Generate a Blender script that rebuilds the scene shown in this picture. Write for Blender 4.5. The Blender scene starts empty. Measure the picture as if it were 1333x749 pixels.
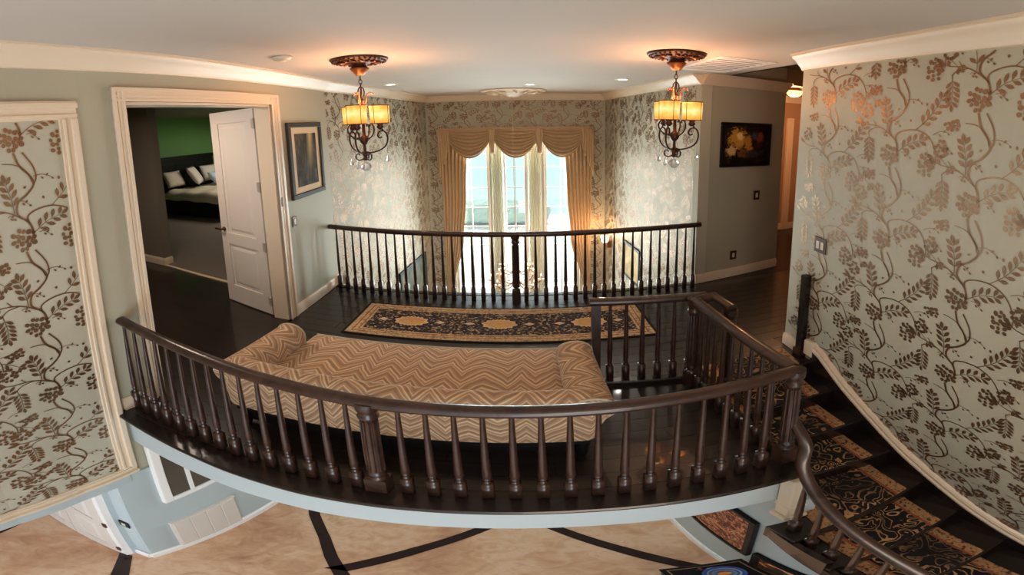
import bpy, bmesh, math, random
from mathutils import Matrix, Vector
random.seed(7)
S = bpy.context.scene
COL = S.collection
PI = math.pi

# ------------------------------------------------------------------ camera
# stitched wide panorama: about 135 degrees across, lens at eye height above the balcony
W_, H_ = 1333, 749
F_, CX, CY, PITCH, ROLL, ASP, YAW = 564.25, 649.2, 210.66, -.111, .022, .803, math.radians(3)
cam_d = bpy.data.cameras.new('camera'); cam = bpy.data.objects.new('camera', cam_d)
COL.objects.link(cam); S.camera = cam
cam_d.type = 'PANO'; cam_d.clip_start = .02; cam_d.clip_end = 300
def cam_set(n, v):
    if hasattr(cam_d, n): setattr(cam_d, n, v)
    else: setattr(cam_d.cycles, n, v)
cam_set('panorama_type', 'EQUIRECTANGULAR')
cam_set('longitude_min', -CX/F_); cam_set('longitude_max', (W_-CX)/F_)
cam_set('latitude_min', -(H_-CY)/(F_*ASP)); cam_set('latitude_max', CY/(F_*ASP))
c, s = math.cos(ROLL), math.sin(ROLL); R1 = Matrix(((c,0,s),(0,1,0),(-s,0,c)))
c, s = math.cos(PITCH), math.sin(PITCH); R2 = Matrix(((1,0,0),(0,c,-s),(0,s,c)))
c, s = math.cos(YAW), math.sin(YAW); R3 = Matrix(((c,-s,0),(s,c,0),(0,0,1)))
LENS = Matrix(((1,0,0),(0,0,-1),(0,1,0)))
cam.matrix_world = Matrix.Translation((0,0,2.13)) @ (R3@R2@R1@LENS).to_4x4()

# ------------------------------------------------------------------ world, sun, exposure
S.view_settings.view_transform = 'Standard'; S.view_settings.look = 'None'
S.view_settings.gamma = 1; S.view_settings.use_curve_mapping = False
S.view_settings.exposure = .85
world = bpy.data.worlds.new('world'); S.world = world; world.use_nodes = True
bg = world.node_tree.nodes['Background']
bg.inputs[0].default_value = (.90, .95, 1.0, 1); bg.inputs[1].default_value = .62
def light(name, kind, loc, power, color, size=None, rot=None, parent=None):
    d = bpy.data.lights.new(name, kind); o = bpy.data.objects.new(name, d); COL.objects.link(o)
    d.energy = power; d.color = color; o.location = loc
    if rot: o.rotation_euler = rot
    if kind == 'AREA': d.shape = 'RECTANGLE'; d.size, d.size_y = size
    elif size is not None:
        if kind == 'POINT': d.shadow_soft_size = size
        if kind == 'SUN': d.angle = size
    if parent: o.parent = parent
    return o
light('sun', 'SUN', (0, 30, 30), 2.1, (1, .96, .88), .02, (math.radians(-32), 0, math.radians(-10)))
# added lights: two assumed sources behind the viewpoint, and extra daylight at the alcove window
light('assumed_foyer_daylight', 'AREA', (1.3, -3.2, -1.6), 85, (.72, .87, 1.0), (3.2, 2.6), (math.radians(90), 0, math.radians(24)))  # assumed cool daylight from behind the viewpoint; no windows are modelled there
light('assumed_foyer_lamp', 'POINT', (.4, -1.3, 1.1), 46, (1, .80, .62), .5)  # assumed warm lamp in the unseen foyer, a bare point light without fixture
light('alcove_window_fill', 'AREA', (-.1, 8.3, .2), 430, (.92, .98, 1.0), (2.2, 3.6), (math.radians(-90), 0, 0))  # area light added outside the window to strengthen the daylight coming in

# ------------------------------------------------------------------ node helpers
def lin(h):
    h = h.lstrip('#'); v = [int(h[i:i+2],16)/255 for i in (0,2,4)]
    return tuple((x/12.92 if x <= .04045 else ((x+.055)/1.055)**2.4) for x in v) + (1,)
class NT:
    def __init__(s, name):
        s.m = bpy.data.materials.new(name); s.m.use_nodes = True; s.t = s.m.node_tree
        s.b = s.t.nodes['Principled BSDF']; s.out = s.t.nodes['Material Output']
    def n(s, t, **kw):
        o = s.t.nodes.new(t)
        for k, v in kw.items(): setattr(o, k, v)
        return o
    def set(s, sock, v):
        if hasattr(v, 'is_linked') or isinstance(v, bpy.types.NodeSocket): s.t.links.new(v, sock)
        else: sock.default_value = v
    def M(s, op, a, b=0., c=None, clamp=False):
        o = s.n('ShaderNodeMath', operation=op, use_clamp=clamp); s.set(o.inputs[0], a); s.set(o.inputs[1], b)
        if c is not None: s.set(o.inputs[2], c)
        return o.outputs[0]
    def xyz(s, v):
        o = s.n('ShaderNodeSeparateXYZ'); s.set(o.inputs[0], v); return o.outputs
    def comb(s, x, y, z=0.):
        o = s.n('ShaderNodeCombineXYZ')
        for i, v in enumerate((x,y,z)): s.set(o.inputs[i], v)
        return o.outputs[0]
    def coord(s, k='Object'): return s.n('ShaderNodeTexCoord').outputs[k]
    def map(s, v, scale=(1,1,1), loc=(0,0,0), rot=(0,0,0)):
        o = s.n('ShaderNodeMapping'); s.set(o.inputs['Vector'], v)
        o.inputs['Scale'].default_value = scale; o.inputs['Location'].default_value = loc; o.inputs['Rotation'].default_value = rot
        return o.outputs[0]
    def noise(s, v, scale, detail=2., rough=.5, dist=0.):
        o = s.n('ShaderNodeTexNoise'); s.set(o.inputs['Vector'], v); o.inputs['Scale'].default_value = scale
        o.inputs['Detail'].default_value = detail; o.inputs['Roughness'].default_value = rough; o.inputs['Distortion'].default_value = dist
        return o.outputs[0]
    def voro(s, v, scale, out='Distance', feature='F1'):
        o = s.n('ShaderNodeTexVoronoi', feature=feature); s.set(o.inputs['Vector'], v); o.inputs['Scale'].default_value = scale
        return o.outputs[out]
    def ramp(s, f, stops, interp='LINEAR'):
        o = s.n('ShaderNodeValToRGB'); s.set(o.inputs[0], f); e = o.color_ramp; e.interpolation = interp
        while len(e.elements) < len(stops): e.elements.new(.5)
        for el, (p, c) in zip(e.elements, stops):
            el.position = p; el.color = lin(c) if isinstance(c, str) else c
        return o.outputs[0]
    def mix(s, f, a, b):
        o = s.n('ShaderNodeMix', data_type='RGBA'); s.set(o.inputs[0], f)
        s.set(o.inputs[6], lin(a) if isinstance(a, str) else a); s.set(o.inputs[7], lin(b) if isinstance(b, str) else b)
        return o.outputs[2]
    def P(s, **kw):
        nm = dict(color='Base Color', rough='Roughness', metal='Metallic', spec='Specular IOR Level', coat='Coat Weight', sheen='Sheen Weight',
                  emit='Emission Color', es='Emission Strength', trans='Transmission Weight', ior='IOR', alpha='Alpha')
        for k, v in kw.items():
            if isinstance(v, str): v = lin(v)
            s.set(s.b.inputs[nm[k]], v)
        return s
    def bump(s, h, strength=.2, dist=.01):
        o = s.n('ShaderNodeBump'); o.inputs['Strength'].default_value = strength; o.inputs['Distance'].default_value = dist
        s.set(o.inputs['Height'], h); s.t.links.new(o.outputs[0], s.b.inputs['Normal']); return s

def paint(name, col, rough=.6, var=.06, bump=.05, spec=.3):
    t = NT(name); co = t.coord(); n = t.noise(co, 1.3, 3); a = lin(col)
    dk = tuple(x*(1-var) for x in a[:3]) + (1,); lt = tuple(min(1, x*(1+var)) for x in a[:3]) + (1,)
    t.P(color=t.mix(n, dk, lt), rough=rough, spec=spec); t.bump(t.noise(co, 90, 2), bump, .002); return t.m
def flat(name, col, rough=.5, metal=0., **kw):
    t = NT(name); n = t.noise(t.coord(), 9, 2); a = lin(col)
    t.P(color=t.mix(n, tuple(x*.9 for x in a[:3])+(1,), tuple(min(1,x*1.08) for x in a[:3])+(1,)), rough=rough, metal=metal, **kw); return t.m
def wood(name, c0, c1, rough=.28, axis=(1.5,30,30), coat=.2, spec=.5):
    t = NT(name); v = t.map(t.coord(), axis); n = t.noise(v, 1.5, 5, .6, 1.2)
    t.P(color=t.ramp(n, [(.3, c0), (.7, c1)]), rough=rough, coat=coat, spec=spec); t.bump(n, .08, .003); return t.m

M = {}
M['sage'] = paint('sage_wall_paint', '#b4af9a', .6)
M['paper'] = paint('pale_metallic_wallpaper_ground', '#bdb7a4', .6, .04, .03, .35)
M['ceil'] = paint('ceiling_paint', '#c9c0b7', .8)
M['white'] = paint('white_trim_paint', '#e6d3bb', .35, .03, .02, .5)
M['white2'] = paint('white_door_paint', '#dcd2c8', .4, .03, .02, .5)
M['blue'] = paint('pale_blue_foyer_paint', '#b7c2c4', .55)
M['vent'] = paint('bright_white_enamel', '#f6f3ef', .35, .02, .02)
M['green'] = paint('green_bedroom_paint', '#6f9a5c', .6)
M['grey'] = paint('dark_taupe_bedroom_paint', '#81786b', .6)
M['shadedceil'] = paint('shaded_hall_ceiling', '#8f7c5e', .7)  # shade on the unlit hall ceiling is put into this brown
M['peach'] = paint('hall_paint', '#b48f74', .55)
M['floor'] = wood('espresso_floor_wood', '#140f0c', '#2f241f', .3, (1.2, 22, 22), .6)
M['edge'] = wood('espresso_nosing_wood', '#140e0c', '#251a17', .25, (1.2, 22, 22), .2)
M['rail'] = wood('stained_rail_wood', '#24150f', '#482f26', .3, (9, 9, 9), .25)
M['black'] = flat('black_lacquer', '#100d0d', .5, spec=.25)
M['carpet'] = paint('grey_bedroom_carpet', '#75695e', .95, .15, .6)
M['bronze'] = flat('aged_bronze', '#4a2c1e', .45, .55)
M['iron'] = flat('dark_scroll_iron', '#3c2a24', .5, .6)
M['copper'] = flat('copper_bronze_metal', '#8a5230', .4, .7)
M['chrome'] = flat('brushed_nickel', '#b9b3a9', .4, .35)
M['gold'] = None
M['cream'] = flat('cream_linen', '#cfc3ab', .9)
M['pillow'] = flat('white_cotton', '#d9cfc2', .9)
M['bluepillow'] = flat('pale_blue_cotton', '#bcd0e0', .9)
M['mat'] = flat('cream_picture_mat', '#e2c9a6', .8)
M['plastic'] = flat('ivory_plastic', '#d9cdb8', .4)
def glassmat(name, tint=(1,1,1,1), f=.08):
    t = NT(name); tr = t.n('ShaderNodeBsdfTransparent'); tr.inputs[0].default_value = tint
    gl = t.n('ShaderNodeBsdfGlossy'); gl.inputs['Roughness'].default_value = .02
    mx = t.n('ShaderNodeMixShader'); mx.inputs[0].default_value = f
    t.t.links.new(tr.outputs[0], mx.inputs[1]); t.t.links.new(gl.outputs[0], mx.inputs[2]); t.t.links.new(mx.outputs[0], t.out.inputs[0]); return t.m
M['glass'] = glassmat('window_glass', (.9,.97,.98,1), .06)
M['crystal'] = NT('cut_crystal').P(color=(.95,.97,1,1), rough=.05, trans=.75, ior=1.5).m

def t_():
    t = NT('gold_satin'); n = t.noise(t.map(t.coord(), (60, 60, 2)), 2, 3)
    t.P(color=t.mix(n, '#bb9164', '#dcbd94'), rough=.38, sheen=.3, spec=.5); return t.m
M['gold'] = t_()
def t_():
    t = NT('bronze_leaf_print'); n = t.noise(t.coord(), 14, 3)
    t.P(color=t.mix(n, '#7c5b45', '#9a7858'), rough=.4, metal=.72); return t.m
M['print'] = t_()
def t_():
    t = NT('flame_stitch_fabric'); uv = t.xyz(t.coord('UV')); n = t.noise(t.coord('UV'), 9, 2)
    nn = t.noise(t.map(t.coord('UV'), (1, .2, 1)), 3.2, 1); n2 = t.noise(t.coord('UV'), 3.5, 2)
    per = t.M('ADD', uv[0], t.M('MULTIPLY', nn, .22))
    tri = t.M('PINGPONG', per, .082)
    v = t.M('ADD', t.M('ADD', uv[1], t.M('MULTIPLY', tri, 1.35)), t.M('ADD', t.M('MULTIPLY', n, .03), t.M('MULTIPLY', n2, .10)))
    f = t.M('FRACT', t.M('MULTIPLY', v, 1/.125))
    col = t.ramp(f, [(0,'#9a775c'),(.10,'#b59170'),(.20,'#bd9874'),(.25,'#e6cba6'),(.30,'#b08b6b'),(.42,'#8f6e55'),(.5,'#c3a07c'),(.56,'#ebd3b0'),(.62,'#c5a17c'),(.74,'#a58065'),(.80,'#e0c39d'),(.86,'#ae896a'),(1,'#9a775c')])
    t.P(color=col, rough=.85, sheen=.15); t.bump(t.noise(t.coord('UV'), 400, 2), .25, .002); return t.m
M['flame'] = t_()
def t_():
    t = NT('persian_runner_pile'); o = t.coord(); x, y, z = t.xyz(o)
    ax, ay = t.M('ABSOLUTE', x), t.M('ABSOLUTE', y)
    d = t.M('MINIMUM', t.M('SUBTRACT', 1.205, ax), t.M('SUBTRACT', .352, ay))
    fl = t.voro(o, 55); fl2 = t.voro(o, 62, 'Color'); fr = t.xyz(fl2)[0]
    field = t.ramp(fr, [(0,'#1d1719'),(.34,'#2b2224'),(.46,'#5f4234'),(.58,'#3a3338'),(.68,'#b09670'),(.8,'#2a2125'),(.9,'#8d7558')], 'CONSTANT')
    bord = t.ramp(t.noise(o, 45, 2), [(.35,'#8f6a48'),(.5,'#c4a077'),(.62,'#d6b78c'),(.7,'#80593f')])
    stripe = t.M('LESS_THAN', t.M('ABSOLUTE', t.M('SUBTRACT', t.M('PINGPONG', d, .045), .02)), .004)
    bord = t.mix(stripe, bord, '#6e4a30')
    # medallions at -0.72, 0, 0.72 ; diamonds between
    mx = t.M('SUBTRACT', t.M('PINGPONG', t.M('ADD', ax, 0.), .36), 0.)       # 0 at 0,.72
    ang = t.M('ARCTAN2', y, t.M('SUBTRACT', t.M('WRAP', x, -.36, .36) if False else t.M('SUBTRACT', t.M('FRACT', t.M('ADD', t.M('MULTIPLY', x, 1/.72), 10.5)), .5), 0.))
    r = t.M('SQRT', t.M('ADD', t.M('POWER', t.M('MULTIPLY', mx, 1/.145), 2.), t.M('POWER', t.M('MULTIPLY', ay, 1/.10), 2.)))
    r = t.M('ADD', r, t.M('MULTIPLY', t.M('SINE', t.M('MULTIPLY', ang, 16.)), .07))
    med = t.M('LESS_THAN', r, .95); rim = t.M('LESS_THAN', r, 1.15)
    inner = t.ramp(t.M('ADD', r, t.M('MULTIPLY', t.noise(o, 40, 1), .25)), [(0,'#a5663f'),(.3,'#d7a468'),(.75,'#c99b62'),(1,'#dcb887')])
    dx = t.M('SUBTRACT', .24, mx); dia = t.M('LESS_THAN', t.M('ADD', t.M('MULTIPLY', t.M('ABSOLUTE', dx), 1/.045), t.M('MULTIPLY', ay, 1/.03)), 1.)
    f2 = t.mix(rim, field, '#2a2026'); f2 = t.mix(med, f2, inner); f2 = t.mix(dia, f2, '#d3b79a')
    cmid = t.mix(t.M('GREATER_THAN', d, .135), bord, f2)
    cmid = t.mix(t.M('LESS_THAN', d, .024), cmid, '#0d0a0a')
    t.P(color=cmid, rough=.95); t.bump(t.noise(o, 500, 2), .4, .003); return t.m
M['rug'] = t_()
def t_():
    t = NT('stair_runner_pile'); uv = t.coord('UV'); x, y, z = t.xyz(uv); ax = t.M('ABSOLUTE', x)
    n = t.noise(uv, 7.5, .6, .5, 1.4); f = t.M('ABSOLUTE', t.M('SUBTRACT', t.M('FRACT', t.M('MULTIPLY', n, 6.)), .5))
    ln = t.M('LESS_THAN', f, .13); n2 = t.noise(uv, 3, 1); shade = t.ramp(n2, [(.35,'#5a4330'),(.5,'#a07a52'),(.65,'#c49a6c')])
    field = t.mix(ln, '#130f10', shade); leaf = t.M('LESS_THAN', t.voro(uv, 26), .2); field = t.mix(leaf, field, '#6d5236')
    b = t.ramp(t.noise(uv, 34, 2), [(.36,'#4e281c'),(.47,'#a37a52'),(.6,'#b58c62'),(.68,'#6a4029')])
    col = t.mix(t.M('GREATER_THAN', ax, .215), field, b); edge = t.M('LESS_THAN', t.M('ABSOLUTE', t.M('SUBTRACT', ax, .222)), .009)
    col = t.mix(edge, col, '#8d4e30'); t.P(color=col, rough=.95); t.bump(t.noise(uv, 300, 2), .4, .003); return t.m
M['runner'] = t_()
def t_():
    t = NT('cream_marble'); o = t.coord(); n = t.noise(o, 1.1, 6, .6, 1.5); n2 = t.noise(o, 5, 4, .6, 2.)
    col = t.ramp(t.M('ADD', t.M('MULTIPLY', n, .65), t.M('MULTIPLY', n2, .35)), [(.32,'#a8775a'),(.48,'#cb9e7c'),(.58,'#d8b294'),(.7,'#b88a68')])
    t.P(color=col, rough=.12, spec=.5); return t.m
M['marble'] = t_()
M['inlay'] = flat('dark_marble_inlay', '#2b1b17', .15)
def painting_mat(name, stops, scale, seed, dist=1.5):
    t = NT(name); o = t.map(t.coord(), (1,1,1), (seed, seed*.7, seed*1.3)); n = t.noise(o, scale, 4, .6, dist)
    t.P(color=t.ramp(n, stops), rough=.6, spec=.2); return t.m

# ------------------------------------------------------------------ mesh helpers
def link(name, me, mat, parent=None, smooth=False):
    o = bpy.data.objects.new(name, me); COL.objects.link(o)
    if mat is not None and not me.materials: me.materials.append(mat)
    if parent: o.parent = parent
    if smooth:
        for p in me.polygons: p.use_smooth = True
    return o
class MB:
    def __init__(s): s.v, s.f, s.uv = [], [], []
    def add(s, vs, fs, uvs=None):
        k = len(s.v); s.v += [tuple(v) for v in vs]; s.f += [tuple(i+k for i in f) for f in fs]
        s.uv += list(uvs) if uvs else [(0,0)]*len(vs)
        return s
    def box(s, x0, x1, y0, y1, z0, z1):
        return s.add([(x0,y0,z0),(x1,y0,z0),(x1,y1,z0),(x0,y1,z0),(x0,y0,z1),(x1,y0,z1),(x1,y1,z1),(x0,y1,z1)],
              [(3,2,1,0),(4,5,6,7),(0,1,5,4),(1,2,6,5),(2,3,7,6),(3,0,4,7)])
    def prism(s, poly, z0, z1):
        n = len(poly); a = sum(poly[i][0]*poly[(i+1)%n][1]-poly[(i+1)%n][0]*poly[i][1] for i in range(n))
        if a < 0: poly = poly[::-1]
        vs = [(x,y,z0) for x,y in poly] + [(x,y,z1) for x,y in poly]
        return s.add(vs, [tuple(range(n-1,-1,-1)), tuple(range(n,2*n))] + [(i,(i+1)%n,n+(i+1)%n,n+i) for i in range(n)])
    def lathe(s, prof, c=(0,0,0), seg=12, sx=1., sy=1., cap=True):
        n = len(prof); vs = []
        for r, z in prof:
            for j in range(seg):
                a = 2*PI*j/seg; vs.append((c[0]+r*sx*math.cos(a), c[1]+r*sy*math.sin(a), c[2]+z))
        fs = [(i*seg+j, i*seg+(j+1)%seg, (i+1)*seg+(j+1)%seg, (i+1)*seg+j) for i in range(n-1) for j in range(seg)]
        if prof[0][1] > prof[-1][1]: fs = [f[::-1] for f in fs]; 
        if cap:
            b, t = tuple(range(seg-1,-1,-1)), tuple((n-1)*seg+j for j in range(seg))
            if prof[0][1] > prof[-1][1]: b, t = b[::-1], t[::-1]
            fs += [b, t]
        return s.add(vs, fs)
    def tube(s, pts, r, seg=6, closed=False):
        pts = [Vector(p) for p in pts]; n = len(pts); rr = r if isinstance(r, (list,tuple)) else [r]*n; vs = []
        up = Vector((0,0,1)); prev = None
        for i in range(n):
            if closed: t = (pts[(i+1)%n]-pts[i-1]).normalized()
            else: t = (pts[min(i+1,n-1)]-pts[max(i-1,0)]).normalized()
            a = prev if prev is not None else (up if abs(t.z) < .9 else Vector((1,0,0)))
            a = (a - t*a.dot(t)); a = a.normalized() if a.length > 1e-6 else Vector((1,0,0)); prev = a; b = t.cross(a)
            for j in range(seg):
                q = 2*PI*j/seg; vs.append(pts[i] + (a*math.cos(q)+b*math.sin(q))*rr[i])
        m = n if closed else n-1
        fs = [(i*seg+j, i*seg+(j+1)%seg, ((i+1)%n)*seg+(j+1)%seg, ((i+1)%n)*seg+j) for i in range(m) for j in range(seg)]
        if not closed: fs += [tuple(range(seg-1,-1,-1)), tuple((n-1)*seg+j for j in range(seg))]
        return s.add(vs, fs)
    def sweep(s, pts, prof, closed_prof=True, caps=True, uvs=False):
        """profile (side, up) carried along a path; side is to the right of travel, up is +z"""
        pts = [Vector(p) for p in pts]; n = len(pts); m = len(prof); vs = []; uv = []; L = 0
        al = [0]
        for k in range(m-1): al.append(al[-1] + math.hypot(prof[k+1][0]-prof[k][0], prof[k+1][1]-prof[k][1]))
        for i in range(n):
            t0 = (pts[i]-pts[i-1]) if i else None; t1 = (pts[i+1]-pts[i]) if i < n-1 else None
            a = t0 or t1; b = t1 or t0
            d0 = Vector((a.x,a.y)).normalized() if (a.x or a.y) else Vector((0,1)); d1 = Vector((b.x,b.y)).normalized() if (b.x or b.y) else d0
            n0 = Vector((d0.y,-d0.x)); n1 = Vector((d1.y,-d1.x)); nn = (n0+n1); nn = nn/ max(.3, (1+n0.dot(n1)))
            if i: L += (pts[i]-pts[i-1]).length
            for k, (sd, u) in enumerate(prof):
                vs.append((pts[i].x+nn.x*sd, pts[i].y+nn.y*sd, pts[i].z+u)); uv.append((L, al[k]))
        fs = []
        kk = m if closed_prof else m-1
        for i in range(n-1):
            for k in range(kk): fs.append((i*m+k, i*m+(k+1)%m, (i+1)*m+(k+1)%m, (i+1)*m+k))
        if caps and closed_prof: fs += [tuple(range(m-1,-1,-1)), tuple((n-1)*m+k for k in range(m))]
        return s.add(vs, fs, uv)
    def mesh(s, name):
        me = bpy.data.meshes.new(name); me.from_pydata(s.v, [], s.f)
        u = me.uv_layers.new(name='UVMap')
        for l in me.loops: u.data[l.index].uv = s.uv[l.vertex_index]
        bm = bmesh.new(); bm.from_mesh(me); bmesh.ops.recalc_face_normals(bm, faces=bm.faces); bm.to_mesh(me); bm.free()
        me.update(); return me
    def build(s, name, mat, parent=None, smooth=False): return link(name, s.mesh(name), mat, parent, smooth)
def thing(name, label, cat, loc=(0,0,0), rz=0, group=None):
    o = bpy.data.objects.new(name, None); COL.objects.link(o); o.location = loc; o.rotation_euler = (0,0,rz); o.empty_display_size = .1
    return tag(o, label, cat, group)
def tag(o, label, cat, group=None):
    o['label'] = label; o['category'] = cat
    if group: o['group'] = group
    return o
def struct(o): o['kind'] = 'structure'; return o
def bevel(o, w=.01, seg=2):
    m = o.modifiers.new('bevel', 'BEVEL'); m.width = w; m.segments = seg; m.limit_method = 'ANGLE'; return o
def subsurf(o, l=1):
    m = o.modifiers.new('subsurf', 'SUBSURF'); m.levels = l; m.render_levels = l; return o
def autosmooth(o, ang=35):
    me = o.data; 
    for p in me.polygons: p.use_smooth = True
    try: me.set_sharp_from_angle(angle=math.radians(ang))
    except Exception: pass
    return o
def catmull(pts, n=6):
    P = [Vector(p) for p in pts]; out = []
    for i in range(len(P)-1):
        a, b, c, d = P[max(i-1,0)], P[i], P[i+1], P[min(i+2,len(P)-1)]
        for k in range(n):
            t = k/n; out.append(.5*((2*b)+(c-a)*t+(2*a-5*b+4*c-d)*t*t+(3*b-a-3*c+d)*t**3))
    out.append(P[-1]); return out
class Line:
    """a plan polyline; at(s) gives point and room-side normal"""
    def __init__(s, pts, flip=False):
        s.p = [Vector(p) for p in pts]; s.flip = flip; s.l = [0]
        for a, b in zip(s.p, s.p[1:]): s.l.append(s.l[-1]+(b-a).length)
        s.L = s.l[-1]
    def at(s, q, off=0.):
        i = 0
        while i < len(s.p)-2 and q > s.l[i+1]: i += 1
        d = (s.p[i+1]-s.p[i]); t = (q-s.l[i])/d.length; d = d.normalized()
        def seg_n(k):
            e = (s.p[k+1]-s.p[k]).normalized(); return Vector((e.y,-e.x))
        n = seg_n(i)
        if t > .5 and i < len(s.p)-2: n = n.lerp(seg_n(i+1), (t-.5))
        elif t < .5 and i > 0: n = n.lerp(seg_n(i-1), (.5-t))
        n = n.normalized()*(-1 if s.flip else 1)
        p = s.p[i]+(s.p[i+1]-s.p[i])*t
        return p + n*off
    def w(s, q, z, off=0.):
        p = s.at(q, off); return (p.x, p.y, z)
    def s_at_y(s, y):
        for i,(a,b) in enumerate(zip(s.p, s.p[1:])):
            if min(a.y,b.y)-1e-9 <= y <= max(a.y,b.y)+1e-9: return s.l[i]+(y-a.y)/(b.y-a.y)*(b-a).length
        return 0
def wall_piece(mb, ln, s0, s1, z0, z1, th=.12, steps=None):
    """a slab standing behind the line, following its bends"""
    qs = sorted(set([s0, s1] + [q for q in ln.l if s0 < q < s1]))
    fr = [ln.at(q) for q in qs]; bk = [ln.at(q, -th) for q in qs]
    for i in range(len(qs)-1):
        poly = [fr[i], fr[i+1], bk[i+1], bk[i]]; mb.prism([(p.x,p.y) for p in poly], z0, z1)
    return mb

# ------------------------------------------------------------------ plan of the house (metres, balcony floor at z = 0)
CEIL = 2.75; GF = -3.1
LEFT = Line([(-1.05,-1.4),(-1.35,-.6),(-1.58,.0),(-1.73,.38),(-1.83,.78),(-1.885,1.2),(-1.94,4.06)])          # room to the right of travel
NL = Line([(-1.96,4.06),(-1.65,7.5)])
BACK = Line([(-1.65,7.5),(1.47,7.5)])
NR = Line([(1.47,7.5),(1.73,3.95)])
HALL = Line([(1.73,3.95),(2.86,4.14)])
HALL2 = Line([(2.86,4.14),(2.95,5.75)])
HEND = Line([(2.95,5.75),(6.2,5.75)])
RIGHT = Line([(q.x,q.y) for q in catmull([(1.79,2.40,0),(1.765,2.1,0),(1.735,1.6,0),(1.675,1.17,0),(1.575,.74,0),(1.37,.2,0),(1.1,-.35,0),(.75,-.9,0)], 4)])

# ------------------------------------------------------------------ setting
ly = LEFT.s_at_y
mb = MB()
wall_piece(mb, LEFT, 0, ly(1.10), -1.02, CEIL+.2, .14)
wall_piece(mb, LEFT, ly(1.10), ly(1.49), GF, CEIL+.2, .14)
wall_piece(mb, LEFT, ly(1.49), ly(2.99), 2.41, CEIL+.2, .14)
wall_piece(mb, LEFT, ly(1.49), ly(2.99), GF, -.02, .14)
wall_piece(mb, LEFT, ly(2.99), LEFT.L, GF, CEIL+.2, .14)
wl = struct(mb.build('wall_left', M['sage']))
mb = MB(); wall_piece(mb, NL, 0, NL.L, GF, CEIL+.2); wnl = struct(mb.build('wall_left.001', M['paper']))
mb = MB(); wall_piece(mb, NR, 0, NR.L, GF, CEIL+.2); wnr = struct(mb.build('wall_right.001', M['paper']))
WX0, WX1, WZ0, WZ1 = -1.22, 1.02, -2.45, 1.8
mb = MB(); wall_piece(mb, BACK, 0, WX0+1.65, GF, CEIL+.2, .2); wall_piece(mb, BACK, WX1+1.65, BACK.L, GF, CEIL+.2, .2)
wall_piece(mb, BACK, WX0+1.65, WX1+1.65, WZ1, CEIL+.2, .2); wall_piece(mb, BACK, WX0+1.65, WX1+1.65, GF, WZ0, .2)
wb = struct(mb.build('wall_back', M['paper']))
mb = MB(); wall_piece(mb, HALL, 0, HALL.L, -.4, 3.0, .1); wh = struct(mb.build('wall_hall', M['sage']))
mb = MB(); wall_piece(mb, HALL2, 0, HALL2.L, -.4, 3.0, .05); struct(mb.build('wall_hall.001', M['peach']))
mb = MB(); wall_piece(mb, HEND, 0, HEND.L, -.4, 3.0, .1); whe = struct(mb.build('wall_hall.002', M['peach']))
mb = MB(); mb.box(6.2,6.3,2.3,5.8,-.4,3.0); struct(mb.build('wall_hall.003', M['peach']))
mb = MB(); mb.box(1.90,6.3,2.28,2.40,-.4,3.0); struct(mb.build('wall_hall.004', M['peach']))  # unseen south side of the hall, put in to block light
mb = MB(); wall_piece(mb, RIGHT, 0, RIGHT.L, GF, CEIL+.2, .12); wr = struct(mb.build('wall_right', M['paper']))
mb = MB(); mb.prism([(1.905,2.40),(1.905,2.28),(3.2,2.28),(3.2,-1.6),(3.3,-1.6),(3.3,2.4)], GF, CEIL+.2); struct(mb.build('wall_outer', M['blue']))
# ceiling: main plate and the raised plate of the side hall
mb = MB(); mb.prism([(-2.2,-1.5),(1.95,-1.5),(1.95,2.30),(2.02,2.38),(2.02,4.02),(1.75,4.0),(1.55,7.7),(-1.8,7.7),(-2.2,4.1)], CEIL, CEIL+.12)
ceil = struct(mb.build('ceiling', M['ceil']))
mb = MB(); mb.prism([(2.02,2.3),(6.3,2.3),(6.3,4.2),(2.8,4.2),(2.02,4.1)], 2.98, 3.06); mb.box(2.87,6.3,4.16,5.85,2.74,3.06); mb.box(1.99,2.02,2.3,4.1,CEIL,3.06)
struct(mb.build('ceiling.001', M['shadedceil']))

# balcony slab
EDGE = [(-1.89,1.17),(-1.6,1.14),(-1.3,1.11),(-1.07,1.085),(-.73,1.06),(-.45,1.055),(-.14,1.06),(.16,1.065),(.5,1.06),(.92,1.06)]
slab = [(x,y+.03) for x,y in EDGE] + [(.97,1.10),(.97,2.06),(1.77,2.06),(1.78,2.42),(6.2,2.42),(6.2,5.72),(2.97,5.72),(2.86,4.15),(1.72,3.96),(-1.93,3.97)]
mb = MB(); mb.prism(slab, -.42, -.012); fl = struct(mb.build('floor', M['blue']))
mb = MB(); mb.prism([(x,y) for x,y in EDGE] + [(.97,1.07),(.97,2.06),(1.77,2.06),(1.78,2.42),(6.2,2.42),(6.2,5.72),(2.97,5.72),(2.86,4.14),(1.72,3.995),(-1.93,3.995)], -.012, -.004)
mb.build('subfloor', M['edge'], fl)
# nosing along the front and far edges
NOSE = [(-.035,-.03),(.03,-.03),(.04,-.022),(.04,-.008),(.03,.001),(-.035,.001)]
mb = MB(); mb.sweep([(x,y,0) for x,y in EDGE], NOSE); mb.build('nosing', M['edge'], fl)
mb = MB(); mb.sweep([(1.72,3.97,0),(-1.93,3.97,0)], NOSE); mb.build('nosing', M['edge'], fl)
mb = MB(); mb.sweep([(x,y+.035,-.045) for x,y in EDGE], [(-.01,-.012),(.014,-.012),(.014,.012),(-.01,.012)]); mb.build('fascia_bead', M['white'], fl)
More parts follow.
